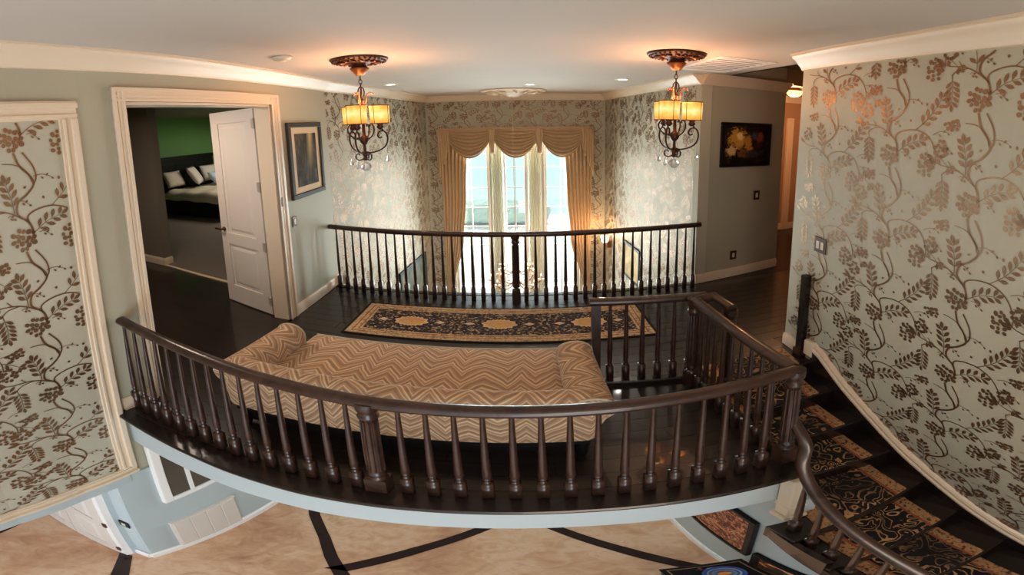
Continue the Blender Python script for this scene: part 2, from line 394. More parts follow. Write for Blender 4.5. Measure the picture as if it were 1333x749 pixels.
# planks
PLANKS = {}
def plank(x0, x1, y0, y1):
    L = round(x1-x0, 2)
    if L < .05: return
    if L not in PLANKS:
        b = MB(); w = y1-y0-.0016; b.box(.0006, L-.0006, 0, w, -.006, -.0005); b.box(.0016, L-.0016, .001, w-.001, -.0005, 0); PLANKS[L] = b.mesh('plank')
    o = link('plank', PLANKS[L], M['floor'], fl); o.location = (x0, y0, random.uniform(-.0006, .0004))
def edge_y(x):
    for (a,b),(c_,d) in zip(EDGE, EDGE[1:]):
        if a <= x <= c_: return b+(d-b)*(x-a)/(c_-a)
    return 1.07
PW = .118; row = 0; y = 1.20
LENS_ = [1.2, .9, 1.5, .75]
while y + PW < 3.98:
    x0 = -1.90
    if y < 2.06-PW*.5: x1 = .965
    elif y < 2.42: x1 = 1.76
    elif y + PW < 3.93: x1 = 4.6
    else: x1 = 1.70
    x = x0; k = row % 4; first = True
    while x < x1-.02:
        L = LENS_[(k) % 4]*(.55 if first else 1); k += 1; first = False
        e = min(x1, x+L)
        if x1-e < .25: e = x1
        plank(x, e, y, y+PW); x = e
    row += 1; y += PW
# foyer (lower storey)
mb = MB(); mb.box(-7,3.3,-1.6,7.6,GF-.1,GF); ff = struct(mb.build('floor.001', M['marble']))
def inlay(pts_l, pts_r):
    b = MB(); n = len(pts_l); vs = []
    for z in (GF-.004, GF+.003):
        vs += [(x,y,z) for x,y in pts_l] + [(x,y,z) for x,y in pts_r]
    fs = []
    for i in range(n-1):
        fs += [(2*n+i, 2*n+i+1, 3*n+i+1, 3*n+i), (i,i+1,2*n+i+1,2*n+i), (n+i,n+i+1,3*n+i+1,3*n+i)]
    fs += [(0,n,3*n,2*n),(n-1,2*n-1,4*n-1,3*n-1)]
    b.add(vs, fs).build('inlay_band', M['inlay'], ff)
inlay([(-1.85,2.7),(-1.53,2.15),(-1.29,1.82),(-1.11,1.53),(-.94,1.28),(-.72,.9)], [(-1.77,2.72),(-1.46,2.19),(-1.22,1.85),(-1.04,1.56),(-.86,1.30),(-.63,.92)])
inlay([(.26,3.06),(-.40,2.21),(-.71,1.82),(-1.03,1.36)], [(.40,3.04),(-.28,2.22),(-.59,1.82),(-.90,1.36)])
inlay([(-.5,2.95),(.10,2.22),(.42,1.81),(.70,1.42)], [(-.39,2.95),(.22,2.21),(.54,1.81),(.82,1.42)])
inlay([(-2.05,.90),(-1.77,.63),(-1.5,.3)], [(-1.96,.92),(-1.70,.69),(-1.42,.35)])
inlay([(-2.74,.44),(-2.86,.66),(-2.95,.86)], [(-3.6,.40),(-3.6,.66),(-3.6,.86)])
# wall under the stairs and balcony
mb = MB(); mb.prism([(.93,4.0),(.93,1.02),(1.02,1.02),(1.02,4.0)], GF, -.42)
mb.add([(.93,1.02,GF),(.93,-1.2,GF),(.93,-1.2,-2.3),(.93,1.02,-.95),(1.0,1.02,GF),(1.0,-1.2,GF),(1.0,-1.2,-2.3),(1.0,1.02,-.95)],[(0,1,2,3),(7,6,5,4),(0,4,5,1),(1,5,6,2),(2,6,7,3),(3,7,4,0)])
struct(mb.build('wall_stair', M['blue']))
# pale-blue lining of the lower left wall and alcove with double doors
mb = MB(); mb.prism([(-1.98,.99),(-1.875,.99),(-1.866,1.0),(-1.872,2.6),(-1.9,2.6),(-1.9,1.2),(-1.98,1.2)], GF, -.9); struct(mb.build('wall_left.002', M['blue']))
mb = MB(); mb.box(-4.4,-1.98,.95,1.14,GF,-.7); mb.box(-4.5,-4.4,-1.5,1.14,GF,-.7); struct(mb.build('wall_alcove', M['blue']))
mb = MB(); mb.box(-4.5,-2.0,-1.5,1.14,-.85,-.75); struct(mb.build('ceiling.002', M['ceil']))
mb = MB(); wall_piece(mb, LEFT, 0, ly(1.1), -1.021, -.875, -.012); struct(mb.build('trim_1', M['blue']))

# bedroom shell beyond the double doorway
mb = MB(); mb.box(-7.7,-7.6,1.2,9,-.1,2.9); struct(mb.build('wall_bedroom', M['green']))
mb = MB(); mb.box(-7.7,-2.05,9,9.1,-.1,2.9); struct(mb.build('wall_bedroom.001', M['green']))
mb = MB(); mb.prism([(-2.08,4.1),(-2.16,4.1),(-2.0,9),(-1.9,9)], -.1, 2.9); struct(mb.build('wall_bedroom.002', M['grey']))
mb = MB(); mb.box(-7.7,-4.25,3.72,3.86,0,2.9); struct(mb.build('wall_bedroom.003', M['grey']))
mb = MB(); mb.box(-7.7,-2.03,1.15,1.25,-.1,2.9); struct(mb.build('wall_bedroom.004', M['grey']))
mb = MB(); mb.box(-7.7,-2.02,1.2,9.1,2.75,2.85); struct(mb.build('ceiling.003', M['grey']))
mb = MB(); mb.prism([(-2.02,1.25),(-1.9,1.49),(-1.9,2.99),(-2.05,4.1),(-2.05,9),(-7.6,9),(-7.6,1.25)], -.1, -.004); struct(mb.build('floor.002', M['floor']))
mb = MB(); mb.prism([(-2.4,3.52),(-2.15,9),(-7.6,9),(-7.6,3.9),(-4.25,3.72)], -.003, .012); struct(mb.build('floor.003', M['carpet']))
mb = MB(); mb.sweep([(-2.4,3.52,0),(-4.25,3.72,0)], [(-.02,0),(.02,0),(.02,.014),(-.02,.014)]); struct(mb.build('trim_2', M['mat']))

# mouldings
CROWN = [(0,-.13),(.018,-.13),(.022,-.118),(.03,-.105),(.05,-.08),(.075,-.045),(.095,-.03),(.10,-.018),(.115,-.014),(.115,0),(0,0)]
BASE = [(0,0),(.018,0),(.018,.10),(.012,.118),(.008,.13),(0,.13)]
def mould(name, ln, s0, s1, z, prof, mat=None, sign=1, parent=None):
    qs = sorted(set([s0,s1]+[q for q in ln.l if s0 < q < s1])); pts = [ln.w(q, z) for q in qs]
    sg = -1 if ln.flip else 1
    b = MB(); b.sweep(pts, [(x*sg, y_) for x, y_ in prof]); o = b.build(name, mat or M['white'], parent); autosmooth(o)
    if not parent: struct(o)
    return o
mould('trim_3', LEFT, 0, LEFT.L, CEIL, CROWN); mould('trim_4', NL, 0, NL.L, CEIL, CROWN); mould('trim_5', BACK, 0, BACK.L, CEIL, CROWN)
mould('trim_6', NR, 0, NR.L, CEIL, CROWN); mould('trim_7', HALL, 0, HALL.L, CEIL, CROWN); mould('trim_8', RIGHT, 0, RIGHT.L, CEIL, CROWN)
mb = MB(); mb.sweep([(1.92,2.42,CEIL),(1.79,2.40,CEIL)], [(x,y_) for x,y_ in CROWN]); struct(mb.build('trim_9', M['white']))
mould('trim_10', HEND, 0, HEND.L, 2.74, CROWN)
mould('baseboard_left', LEFT, ly(3.10), LEFT.L, 0, BASE); mould('baseboard_left.001', LEFT, ly(1.19), ly(1.40), 0, BASE)
mould('baseboard_hall', HALL, 0, HALL.L, 0, BASE); mould('baseboard_hall.001', HEND, 0, HEND.L, 0, BASE)
mould('baseboard_right', RIGHT, 0, .24, 0, BASE)
mb = MB(); mb.sweep([(-1.94,4.02,0),(-1.85,4.07,0)], BASE); struct(mb.build('baseboard_left.002', M['white']))
mb = MB(); mb.sweep([(.93,4.0,GF),(.93,-.6,GF)], [(x,y_) for x,y_ in BASE]); struct(mb.build('baseboard_stair', M['vent']))
mb = MB(); mb.sweep([(-1.868,.985,GF),(-1.868,2.6,GF)], BASE); mb.sweep([(-1.98,.985,GF),(-1.865,.985,GF)], BASE); struct(mb.build('baseboard_left.003', M['vent']))
mb = MB(); mb.sweep([(-7.6,3.72,0),(-4.25,3.72,0),(-4.25,3.86,0)], BASE); struct(mb.build('baseboard_bedroom', M['white']))

# door casing of the bedroom and its jamb
def casing_vertical(b, ln, s0, s1, z0, z1):
    w = s1-s0
    for a, e, d in ((0,1,.014),(.0,.28,.026),(.78,1,.02),(.45,.6,.018)):
        p = [ln.at(s0+w*a, -.002), ln.at(s0+w*e, -.002), ln.at(s0+w*e, d), ln.at(s0+w*a, d)]; b.prism([(q.x,q.y) for q in p], z0, z1)
mb = MB(); casing_vertical(mb, LEFT, ly(1.40), ly(1.49), 0, 2.51); a0, a1 = ly(2.99), ly(3.10); casing_vertical(mb, LEFT, a1, a0, 0, 2.51)
for za, zb, d in ((2.41,2.51,.015),(2.48,2.51,.026),(2.41,2.43,.02),(2.445,2.46,.018)):
    p = [LEFT.at(ly(1.40),-.002),LEFT.at(ly(3.10),-.002),LEFT.at(ly(3.10),d),LEFT.at(ly(1.40),d)]; mb.prism([(q.x,q.y) for q in p], za, zb)
cas = struct(mb.build('trim_11', M['white']))
mb = MB(); mb.box(-2.07,-1.925,2.975,2.99,0,2.41); mb.box(-2.05,-1.89,1.49,1.505,0,2.41); mb.prism([(-2.05,1.49),(-1.895,1.49),(-1.925,2.99),(-2.07,2.99)],2.39,2.41)
mb.build('jamb', M['white'], cas)
mb = MB(); mb.box(-1.918,-1.898,3.0,3.03,1.35,1.45); mb.build('strike_plate', M['bronze'], cas)

# ------------------------------------------------------------------ windows and doors of the setting
def window(name, x0, x1, z0, z1, y, bars_v, bars_h, parent_mats=('white2','glass')):
    b = MB(); t = .05
    b.box(x0,x0+t,y-.05,y+.03,z0,z1); b.box(x1-t,x1,y-.05,y+.03,z0,z1); b.box(x0+t,x1-t,y-.05,y+.03,z1-t,z1); b.box(x0+t,x1-t,y-.05,y+.03,z0,z0+t)
    o = struct(b.build(name, M[parent_mats[0]]))
    g = MB(); g.box(x0+t,x1-t,y-.006,y,z0+t,z1-t); g.build('pane', M[parent_mats[1]], o)
    for q in bars_v:
        v = MB(); v.box(q-.009,q+.009,y-.025,y-.007,z0+t,z1-t); v.build('muntin', M[parent_mats[0]], o)
    for q in bars_h:
        v = MB(); v.box(x0+t,x1-t,y-.023,y-.007,q-.009,q+.009); v.build('muntin', M[parent_mats[0]], o)
    return o
hz = [-2.0+.45*k for k in range(8)]
window('window_1', WX0, -.56, WZ0, WZ1, 7.62, [-.9], hz); window('window_2', -.33, .10, WZ0, WZ1, 7.62, [-.115], hz); window('window_3', .39, WX1, WZ0, WZ1, 7.62, [.70], hz)
mb = MB(); mb.box(-.56,-.33,7.60,7.66,WZ0,WZ1); mb.box(-.585,-.56,7.56,7.68,WZ0,WZ1); struct(mb.build('trim_12', M['vent']))
mb = MB(); mb.box(.10,.39,7.60,7.66,WZ0,WZ1); mb.box(.39,.415,7.56,7.68,WZ0,WZ1); struct(mb.build('trim_13', M['vent']))
mb = MB(); mb.box(WX0-.05,WX1+.05,7.38,7.56,WZ0-.05,WZ0); struct(mb.build('trim_14', M['white2']))

# panelled double-door leaf of the bedroom, standing open
def door_leaf(name, w, h, th, mat, panels):
    """local: x 0..w from the hinge, y thickness, z up; stiles and rails proud of recessed panels"""
    b = MB(); zs = sorted({0, h} | {p for q in panels for p in q}); st = .11
    b.box(0,st,-th/2,th/2,0,h); b.box(w-st,w,-th/2,th/2,0,h)
    edges = [0]+[v for q in panels for v in q]+[h]
    for i in range(0, len(edges), 2): b.box(st,w-st,-th/2,th/2,edges[i],edges[i+1])
    o = b.build(name, mat)
    for a, e in panels:
        p = MB(); t = th/2-.012
        p.box(st,w-st,-t,t,a,e); o2 = p.build('door_panel', mat, o)
        for sg in (-1, 1):
            q = MB(); m_ = .035
            y0 = sg*t; y1 = sg*(t+.009)
            P0 = [(st+m_,a+m_),(w-st-m_,a+m_),(w-st-m_,e-m_),(st+m_,e-m_)]; P1 = [(st+m_+.03,a+m_+.03),(w-st-m_-.03,a+m_+.03),(w-st-m_-.03,e-m_-.03),(st+m_+.03,e-m_-.03)]
            q.add([(x,y0,z) for x,z in P0]+[(x,y1,z) for x,z in P1], [(4,5,6,7)]+[(i,(i+1)%4,4+(i+1)%4,4+i) for i in range(4)]); q.build('raised_field', mat, o2)
    return o
d1 = struct(door_leaf('door_1', .645, 2.385, .045, M['white2'], [(.24,.80),(.94,2.25)]))
d1.location = (-2.10, 3.025, .012); d1.rotation_euler = (0,0,math.radians(180-15))
def lever(parent, x, y, z, d, mat):
    b = MB(); b.lathe([(.026,0),(.026,.008),(.012,.012),(.011,.045),(0.012,.05)], (0,0,0), 10); me = b.mesh('door_handle')
    for v in me.vertices: v.co = Vector((v.co.x, v.co.z*d, v.co.y))
    o = link('door_handle', me, mat, parent, True); o.location = (x,y,z)
    q = MB(); q.box(-.012,.10,.04*d-.008,.04*d+.008,-.01,.01); q2 = bevel(q.build('lever', mat, o), .005)
lever(d1, .59, .0225, .98, 1, M['bronze'])
for z in (.18,.86,1.54,2.22):
    b = MB(); b.box(-.014,.034,.018,.0255,z-.05,z+.05); b.lathe([(.010,-.055),(.010,.055)], (-.006,.032,z), 8); b.build('hinge', M['chrome'], d1)
# lower window recess in the left wall and alcove double doors
b = MB()
for y0,y1,z0,z1 in ((1.245,1.315,-1.66,-.45),(1.315,2.0,-1.66,-1.59),(1.315,2.0,-.50,-.45),(2.0,2.07,-1.66,-.45)): b.box(-1.875,-1.835,y0,y1,z0,z1)
w4 = struct(b.build('window_4', M['vent'])); bevel(w4, .008)
b = MB(); b.box(-1.873,-1.85,1.315,2.0,-1.59,-.50); t = NT('smoked_glass'); t.P(color='#4a4846', rough=.1, metal=.2); b.build('pane', t.m, w4)
b = MB(); b.box(-1.853,-1.84,1.47,1.50,-1.59,-.50); b.box(-1.853,-1.84,1.72,1.75,-1.59,-.50); b.build('mullion', M['vent'], w4)
for i, (hx, rz) in enumerate(((-2.03, 180), (-3.0, 0))):
    d = struct(door_leaf('door_%d' % (i+2), .48, 2.05, .04, M['white2'], [(.2,.85),(1.0,1.9)])); d.location = (hx, .92, GF+.01); d.rotation_euler = (0,0,math.radians(rz))
    sg = 1 if rz else -1
    lever(d, .43, .02*sg, .98, sg, M['bronze']); 
    for z in (.2,1.0,1.8): q = MB(); q.box(-.02,.01,.015*sg-.012,.015*sg+.012,z-.05,z+.05); q.build('hinge', M['bronze'], d)
b = MB(); b.box(-2.03,-1.985,.905,.95,GF,GF+2.1); b.box(-3.05,-3.0,.905,.95,GF,GF+2.1); b.box(-3.05,-1.985,.905,.95,GF+2.07,GF+2.13); struct(b.build('trim_15', M['vent']))
# hall: door casings, a door and a wall beyond
b = MB(); b.box(4.02,4.14,5.71,5.75,0,2.3); o = struct(b.build('trim_16', M['white']))
b = MB(); b.box(4.44,4.62,5.69,5.75,0,2.5); b.box(4.55,4.62,4.6,5.69,0,2.5); o = struct(b.build('trim_22', M['white']))
for z in (.3, .9, 1.6, 2.1): q = MB(); q.box(4.50,4.53,5.675,5.69,z-.05,z+.05); q.build('hinge', M['bronze'], o)

# ------------------------------------------------------------------ wallpaper print (flat metallic ink standing a hair proud of the paper)
K = .58/425
def T(x, y): return ((x+(y-290)*.176-350)*K, -(y-290)*K)
def leaflet(base, ang, L, w):
    c, s_ = math.cos(ang), math.sin(ang); pts = [(.04,0),(.22,.16),(.5,.5),(.76,.42),(1,0),(.76,-.42),(.5,-.5),(.22,-.16)]; w *= 1.0; L *= 1.12
    return [(base[0]+c*a*L-s_*q*w, base[1]+s_*a*L+c*q*w) for a, q in pts]
def ribbon(pts, w0, w1=None):
    P = catmull([(x,y,0) for x,y in pts], 4); w1 = w0 if w1 is None else w1; out = []
    L_, R_ = [], []
    for i, p in enumerate(P):
        t = (P[min(i+1,len(P)-1)]-P[max(i-1,0)]).normalized(); w = (w0+(w1-w0)*i/(len(P)-1))/2
        L_.append((p.x-t.y*w, p.y+t.x*w)); R_.append((p.x+t.y*w, p.y-t.x*w))
    for i in range(len(P)-1): out.append([L_[i],R_[i],R_[i+1],L_[i+1]])
    return out
def spray(p0, p1, n, L, w, bend=0., spread=.75, tip=True):
    out = []; a = Vector(p0); b = Vector(p1); d = (b-a); nn = Vector((-d.y,d.x))*bend; pts = [tuple(a+d*t+nn*math.sin(PI*t)) for t in [i/4 for i in range(5)]]
    out += ribbon(pts, .005, .0025); ang = math.atan2(d.y, d.x)
    for i in range(n):
        t = .22+.72*i/max(1,n-1); q = a+d*t+nn*math.sin(PI*t); k = L*(1-.3*abs(t-.45))
        for sg in (1,-1): out.append(leaflet(q, ang+sg*spread+bend*2*(0.5-t), k, w))
    if tip: out.append(leaflet(b, ang, L*.85, w))
    return out
def berries(c, w, h, r, rnd):
    """a bunch of plump, unequal fruits that nearly touch"""
    out = []; pts = []
    for _ in range(900):
        a, q = rnd.uniform(0, 2*PI), rnd.random()**.5; x, y = q*(w/2-r*.6)*math.cos(a), q*(h/2-r*.6)*math.sin(a); rr = r*rnd.uniform(.85,1.25)
        if all((x-u)**2+(y-v)**2 > (.84*(rr+k))**2 for u, v, k in pts): pts.append((x, y, rr))
    for x, y, rr in pts:
        t = rnd.uniform(0, PI); e = rnd.uniform(.75,.95)
        ring = [(rr*math.cos(a), rr*e*math.sin(a)) for a in [2*PI*k/8 for k in range(8)]]
        out.append([(c[0]+x+p*math.cos(t)-q*math.sin(t), c[1]+y+p*math.sin(t)+q*math.cos(t)) for p, q in ring])
    return out
def make_tile():
    rnd = random.Random(3); g = []
    g += berries(T(350,285), .155, .145, .0145, rnd)
    g += ribbon([T(345,340),T(352,395),T(380,440),T(385,480),T(345,520),T(300,550),T(285,598),T(318,640),T(322,690),T(300,725)], .0125)
    g += ribbon([T(380,340),T(405,400),T(404,450),T(385,480)], .009)
    g += ribbon([T(318,645),T(322,612),T(365,590),T(430,583),T(485,602),T(515,640),T(527,690),T(520,730)], .010, .006)
    g += spray(T(432,582), T(575,440), 5, .060, .024, -.06, .78)
    g += spray(T(322,692), T(455,630), 4, .060, .024, .08, .8)
    g += spray(T(525,680), T(585,735), 2, .05, .022, .05)
    g += berries(T(545,310), .125, .165, .0145, rnd)
    g += ribbon([T(383,470),T(374,425),T(340,392),T(285,382)], .008, .005); g += berries(T(225,395), .125, .085, .0135, rnd)
    g += ribbon([T(312,632),T(262,592),T(215,572),T(160,565),T(130,555)], .009, .005)
    g += [leaflet(T(135,558), a, .07, .026) for a in (2.5, 3.1)]
    g += ribbon([T(240,580),T(190,585),T(160,605)], .006); g += spray(T(160,602), T(150,725), 5, .058, .021, .04, .8)
    g += ribbon([T(212,572),T(196,545)], .005); g += berries(T(165,500), .105, .125, .0135, rnd)
    g += spray(T(272,592), T(272,465), 4, .062, .025, -.04, .75)
    for a, e in (((395,445),(465,455)), ((300,545),(340,560)), ((520,600),(590,585)), ((530,650),(600,665)), ((345,690),(385,705)), ((240,605),(262,610))):
        p, q = T(*a), T(*e); g += ribbon([p, ((p[0]+q[0])/2, (p[1]+q[1])/2+.012), q], .004, .003)
        for k in range(3):
            t = .4+.3*k; g.append(leaflet((p[0]+(q[0]-p[0])*t, p[1]+(q[1]-p[1])*t), .8 if k % 2 else -.8, .022, .012))
    for c_ in ((405,540),(345,490),(555,655),(500,40+425)): g += berries(T(*c_), .02, .02, .010, rnd)
    return g
TILE = make_tile()
def paper_print(ln, s0, s1, z0, z1, cols, parent, keep=None, off=.0022):
    b = MB()
    for (sc, zc) in cols:
        for k in range(-8, 9):
            zb = zc + .58*k
            if zb < z0-.7 or zb > z1+.7: continue
            for poly in TILE:
                # seen from the room, +u of the pattern runs to the viewer's right = along the travel direction reversed where needed
                pts = [(sc + u*(1 if not ln.flip else -1), zb+v) for u, v in poly]
                if min(p[0] for p in pts) < s0 or max(p[0] for p in pts) > s1 or min(p[1] for p in pts) < z0 or max(p[1] for p in pts) > z1: continue
                if keep and not keep(*pts[0]): continue
                b.add([ln.w(q, z, off) for q, z in pts], [tuple(range(len(pts)))])
    me = bpy.data.meshes.new('printed_vines'); me.from_pydata(b.v, [], b.f); me.update()
    o = link('printed_vines', me, M['print'], parent); o['kind'] = 'stuff'; return o
# skirt line of the stairs, as a height for a given distance along the right wall
CAPZ = [(2.02,.24),(1.93,.20),(1.84,.13),(1.68,.0),(1.37,-.21),(1.1,-.40),(.85,-.56),(.64,-.69),(.31,-.88),(0,-1.06),(-.4,-1.32),(-.9,-1.65)]
def capz(y):
    for (a,za),(b_,zb) in zip(CAPZ, CAPZ[1:]):
        if b_ <= y <= a: return zb+(za-zb)*(y-b_)/(a-b_)
    return .24 if y > 2 else -1.6
rs = RIGHT.s_at_y
paper_print(RIGHT, .02, rs(-.5), -1.6, CEIL-.13, [(rs(2.08), .62), (rs(1.51), .81), (rs(.945), 1.17), (rs(.40), .93), (rs(-.12), 1.29)], wr, lambda s_, z: z > capz(RIGHT.at(s_).y)-.03)
paper_print(NL, .03, NL.L-.02, -3.0, CEIL-.13, [(.25+.57*k, .3+(.34 if k % 2 else 0)) for k in range(7)], wnl)
paper_print(NR, .02, NR.L-.02, -3.0, CEIL-.13, [(.1+.57*k, .45+(.34 if k % 2 else 0)) for k in range(7)], wnr)
paper_print(BACK, .02, BACK.L-.02, -3.0, CEIL-.13, [(.1+.57*k, .2+(.34 if k % 2 else 0)) for k in range(6)], wb, lambda s_, z: not (WX0+1.6 < s_ < WX1+1.7 and z < WZ1+.05 and z > WZ0-.06))

# framed wallpaper panel on the left wall
PS0, PS1, PZ0, PZ1 = ly(-.9), ly(1.16), -.87, 2.415
b = MB(); qs = sorted(set([PS0+.08, PS1-.08]+[q for q in LEFT.l if PS0+.08 < q < PS1-.08]))
pv = [LEFT.w(q, z, .003) for q in qs for z in (PZ0+.08, PZ1-.08)] 
b.add(pv, [(2*i,2*i+2,2*i+3,2*i+1) for i in range(len(qs)-1)])
panel = struct(b.build('trim_17', M['paper']))
for q0,q1,z0,z1 in ((PS0,PS1,PZ1-.115,PZ1),(PS0,PS1,PZ0,PZ0+.115),(PS1-.11,PS1,PZ0+.115,PZ1-.115)):
    b = MB(); horiz = (q1-q0) > .3
    for a, e, d in ((0,1,.016),(.62,.9,.034),(.9,1,.026),(.15,.28,.024)):
        if horiz:
            up = z0 > 0; za, zb = (z0+(z1-z0)*a, z0+(z1-z0)*e) if up else (z1-(z1-z0)*e, z1-(z1-z0)*a)
            wall_piece(b, LEFT, q0, q1, za, zb, -d)
        else: wall_piece(b, LEFT, q0+(q1-q0)*a, q0+(q1-q0)*e, z0, z1, -d)
    b.build('panel_moulding', M['white'], panel)
paper_print(LEFT, PS0+.1, PS1-.11, PZ0+.11, PZ1-.11, [(ly(.765), 1.03), (ly(.22), 1.39), (ly(-.35), 1.1)], panel, off=.006)

# ------------------------------------------------------------------ balustrades
def baluster_mesh(h, name='baluster'):
    b = MB(); bw = .0195; b.box(-bw,bw,-bw,bw,0,.175)
    b.lathe([(.013,.175),(.0165,.182),(.0165,.19),(.0115,.20),(.0115,.208),(.0155,.216),(.0155,.226),(.0125,.232),(.0165,.25),(.0155,.34),(.0125,.56),(.0088,h-.02),(.0105,h-.012),(.0105,h)], (0,0,0), 8)
    return b.mesh(name)
def newel_mesh(h, name='newel_post', bw=.038, r=.0295):
    b = MB(); b.box(-bw,bw,-bw,bw,0,.155); k = r/.026
    prof = [(.030,.15),(.034,.158),(.030,.168),(.020,.178),(.020,.192),(.030,.20),(.031,.212),(.026,.222),(.0265,.24),(.0255,.5),(.024,h-.13),(.029,h-.122),(.033,h-.112),(.033,h-.10),(.029,h-.092),(.027,h-.07),(.036,h-.055),(.038,h-.03),(.038,h)]
    b.lathe([(q*k, z) for q, z in prof], (0,0,0), 14)
    for j in range(10):
        a = 2*PI*j/10; c_, s_ = math.cos(a)*.0255*k, math.sin(a)*.0255*k; b.tube([(c_,s_,.25),(c_*.98,s_*.98,.5),(c_*.93,s_*.93,h-.14)], .0045*k, 5)
    return b.mesh(name)
RAILP = [(-.020,-.055),(.020,-.055),(.022,-.046),(.031,-.040),(.034,-.026),(.030,-.012),(.020,-.003),(.008,.0),(-.008,.0),(-.020,-.003),(-.030,-.012),(-.034,-.026),(-.031,-.040),(-.022,-.046)]
BAL = {}
def balustrade(root, path, bals, newels, top=.89, nh=None, rail=True, base=False):
    if rail:
        o = MB().sweep(path, RAILP).build('handrail', M['rail'], root); autosmooth(o, 50)
    hb = round(top-.05, 3)
    if hb not in BAL: BAL[hb] = baluster_mesh(hb)
    for (x, y, z, rz) in bals:
        o = link('baluster', BAL[hb], M['rail'], root, True); o.location = (x,y,z); o.rotation_euler = (0,0,rz)
    for (x, y, z, rz) in newels:
        o = link('newel_post', newel_mesh(top-.02), M['rail'], root); autosmooth(o, 40); o.location = (x,y,z); o.rotation_euler = (0,0,rz)
def lerp_path(P, x):
    for (a,b_),(c_,d) in zip(P, P[1:]):
        if a <= x <= c_: return b_+(d-b_)*(x-a)/(c_-a)
    return P[-1][1]
FR = [(-1.89,1.275),(-1.6,1.245),(-1.3,1.215),(-1.0,1.185),(-.7,1.165),(-.5,1.155),(-.14,1.155),(.3,1.158),(.6,1.165),(.95,1.18)]
t1 = thing('balustrade', 'long dark wooden balustrade along the balcony front, ending at the stair head', 'railing')
xs = [-1.86+.0914*i for i in range(15)] + [-.40+.0879*i for i in range(15)]
balustrade(t1, [(x,y,.89) for x,y in FR], [(x, lerp_path(FR,x), .0015, 0) for x in xs], [(-.50,1.155,0,0),(.945,1.18,0,0)])
FB = [(-1.93,3.93),(-1.6,3.88),(-1.2,3.83),(-.7,3.80),(-.07,3.79),(.5,3.80),(1.1,3.83),(1.73,3.86)]
t2 = thing('balustrade', 'dark balustrade in front of the tall curtained window, on the far balcony edge', 'railing')
xs = [-1.87+(1.80/19.5)*(i+.2) for i in range(19)] + [-.07+(1.78/19.5)*(i+1) for i in range(19)]
balustrade(t2, [(x,y,.90) for x,y in FB], [(x, lerp_path(FB,x), .0015, 0) for x in xs], [(-.07,3.79,0,0)], .90)
# stair-head guard: a short run beside the sofa and the run to the stair head
t3 = thing('balustrade', 'short dark balustrade right of the sofa, with a low kerb under its spindles', 'railing')
PA = [(.36,2.24),(1.03,2.17)]
balustrade(t3, [(x,y,.87) for x,y in PA], [(.475+.092*i, lerp_path(PA,.475+.092*i), .045, 0) for i in range(6)], [], .825+.0)
b = MB(); b.sweep([(.38,2.24,.05),(.90,2.185,.05)], [(-.035,-.05),(.035,-.05),(.035,-.012),(.025,0),(-.025,0),(-.035,-.012)]); b.build('kerb', M['edge'], t3)
b = MB(); b.box(-.024,.024,-.024,.024,0,.82); o = b.build('end_post', M['rail'], t3); o.location = (.395,2.235,0)
t4 = thing('balustrade', 'dark balustrade running from the carpeted stair head back to a turned double post', 'railing')
balustrade(t4, [(.925,2.085,.89),(.945,1.20,.89)], [(.93,2.0-.088*i,.0015,0) for i in range(9)], [(.925,2.10,0,0)], .89)
o = MB().sweep([(.925,2.085,.89),(1.05,2.11,.885),(1.075,1.93,.87)], RAILP).build('return_rail', M['rail'], t4); autosmooth(o, 50)
o = link('newel_post', newel_mesh(.83), M['rail'], t4); autosmooth(o, 40); o.location = (1.07,1.94,0)

# ------------------------------------------------------------------ staircase
RISE = .165
RN = [(1.75,2.06),(1.70,1.79),(1.66,1.50),(1.60,1.22),(1.53,.93),(1.43,.66),(1.31,.38),(1.15,.10),(.97,-.18),(.77,-.42)]   # nosing ends at the wall
LN = [(.97,2.06),(.97,1.80),(.97,1.54),(.965,1.28),(.785,.85),(.735,.60),(.67,.36),(.58,.12),(.46,-.10),(.33,-.30)]    # nosing ends at the open side
st = thing('staircase', 'dark wooden staircase curving down along the papered right wall', 'stairs')
def mixp(a, b_, t): return (a[0]+(b_[0]-a[0])*t, a[1]+(b_[1]-a[1])*t)
def wall_end(a, b_):
    t = 1.
    while t < 1.2 and a[0]+(b_[0]-a[0])*t < RIGHT.at(RIGHT.s_at_y(a[1]+(b_[1]-a[1])*t)).x-.02: t += .005
    return mixp(a, b_, t)
for k in range(1, 9):
    z = -RISE*k; A, B_, C_, D_ = RN[k-1], RN[k], LN[k], LN[k-1]
    A, B_ = wall_end(LN[k-1], A), wall_end(LN[k], B_)
    B2, C2 = (B_[0]+ (B_[0]-A[0])*.1, B_[1]+(B_[1]-A[1])*.1), (C_[0]+(C_[0]-D_[0])*.1, C_[1]+(C_[1]-D_[1])*.1)
    mb = MB(); mb.prism([A, B2, C2, D_] if k != 4 else [A, B2, C2, (.78,.985), (.965,.985), D_], z-.035, z); o = mb.build('tread', M['edge'], st); bevel(o, .008)
    nx, ny = D_[0]-A[0], D_[1]-A[1]; q = math.hypot(nx, ny); px, py = ny/q*.012, -nx/q*.012
    mb = MB(); mb.prism([A, D_, (D_[0]-px, D_[1]-py), (A[0]-px, A[1]-py)], z, z+RISE-.035 if k > 1 else z+RISE-.012); mb.build('riser', M['edge'], st)
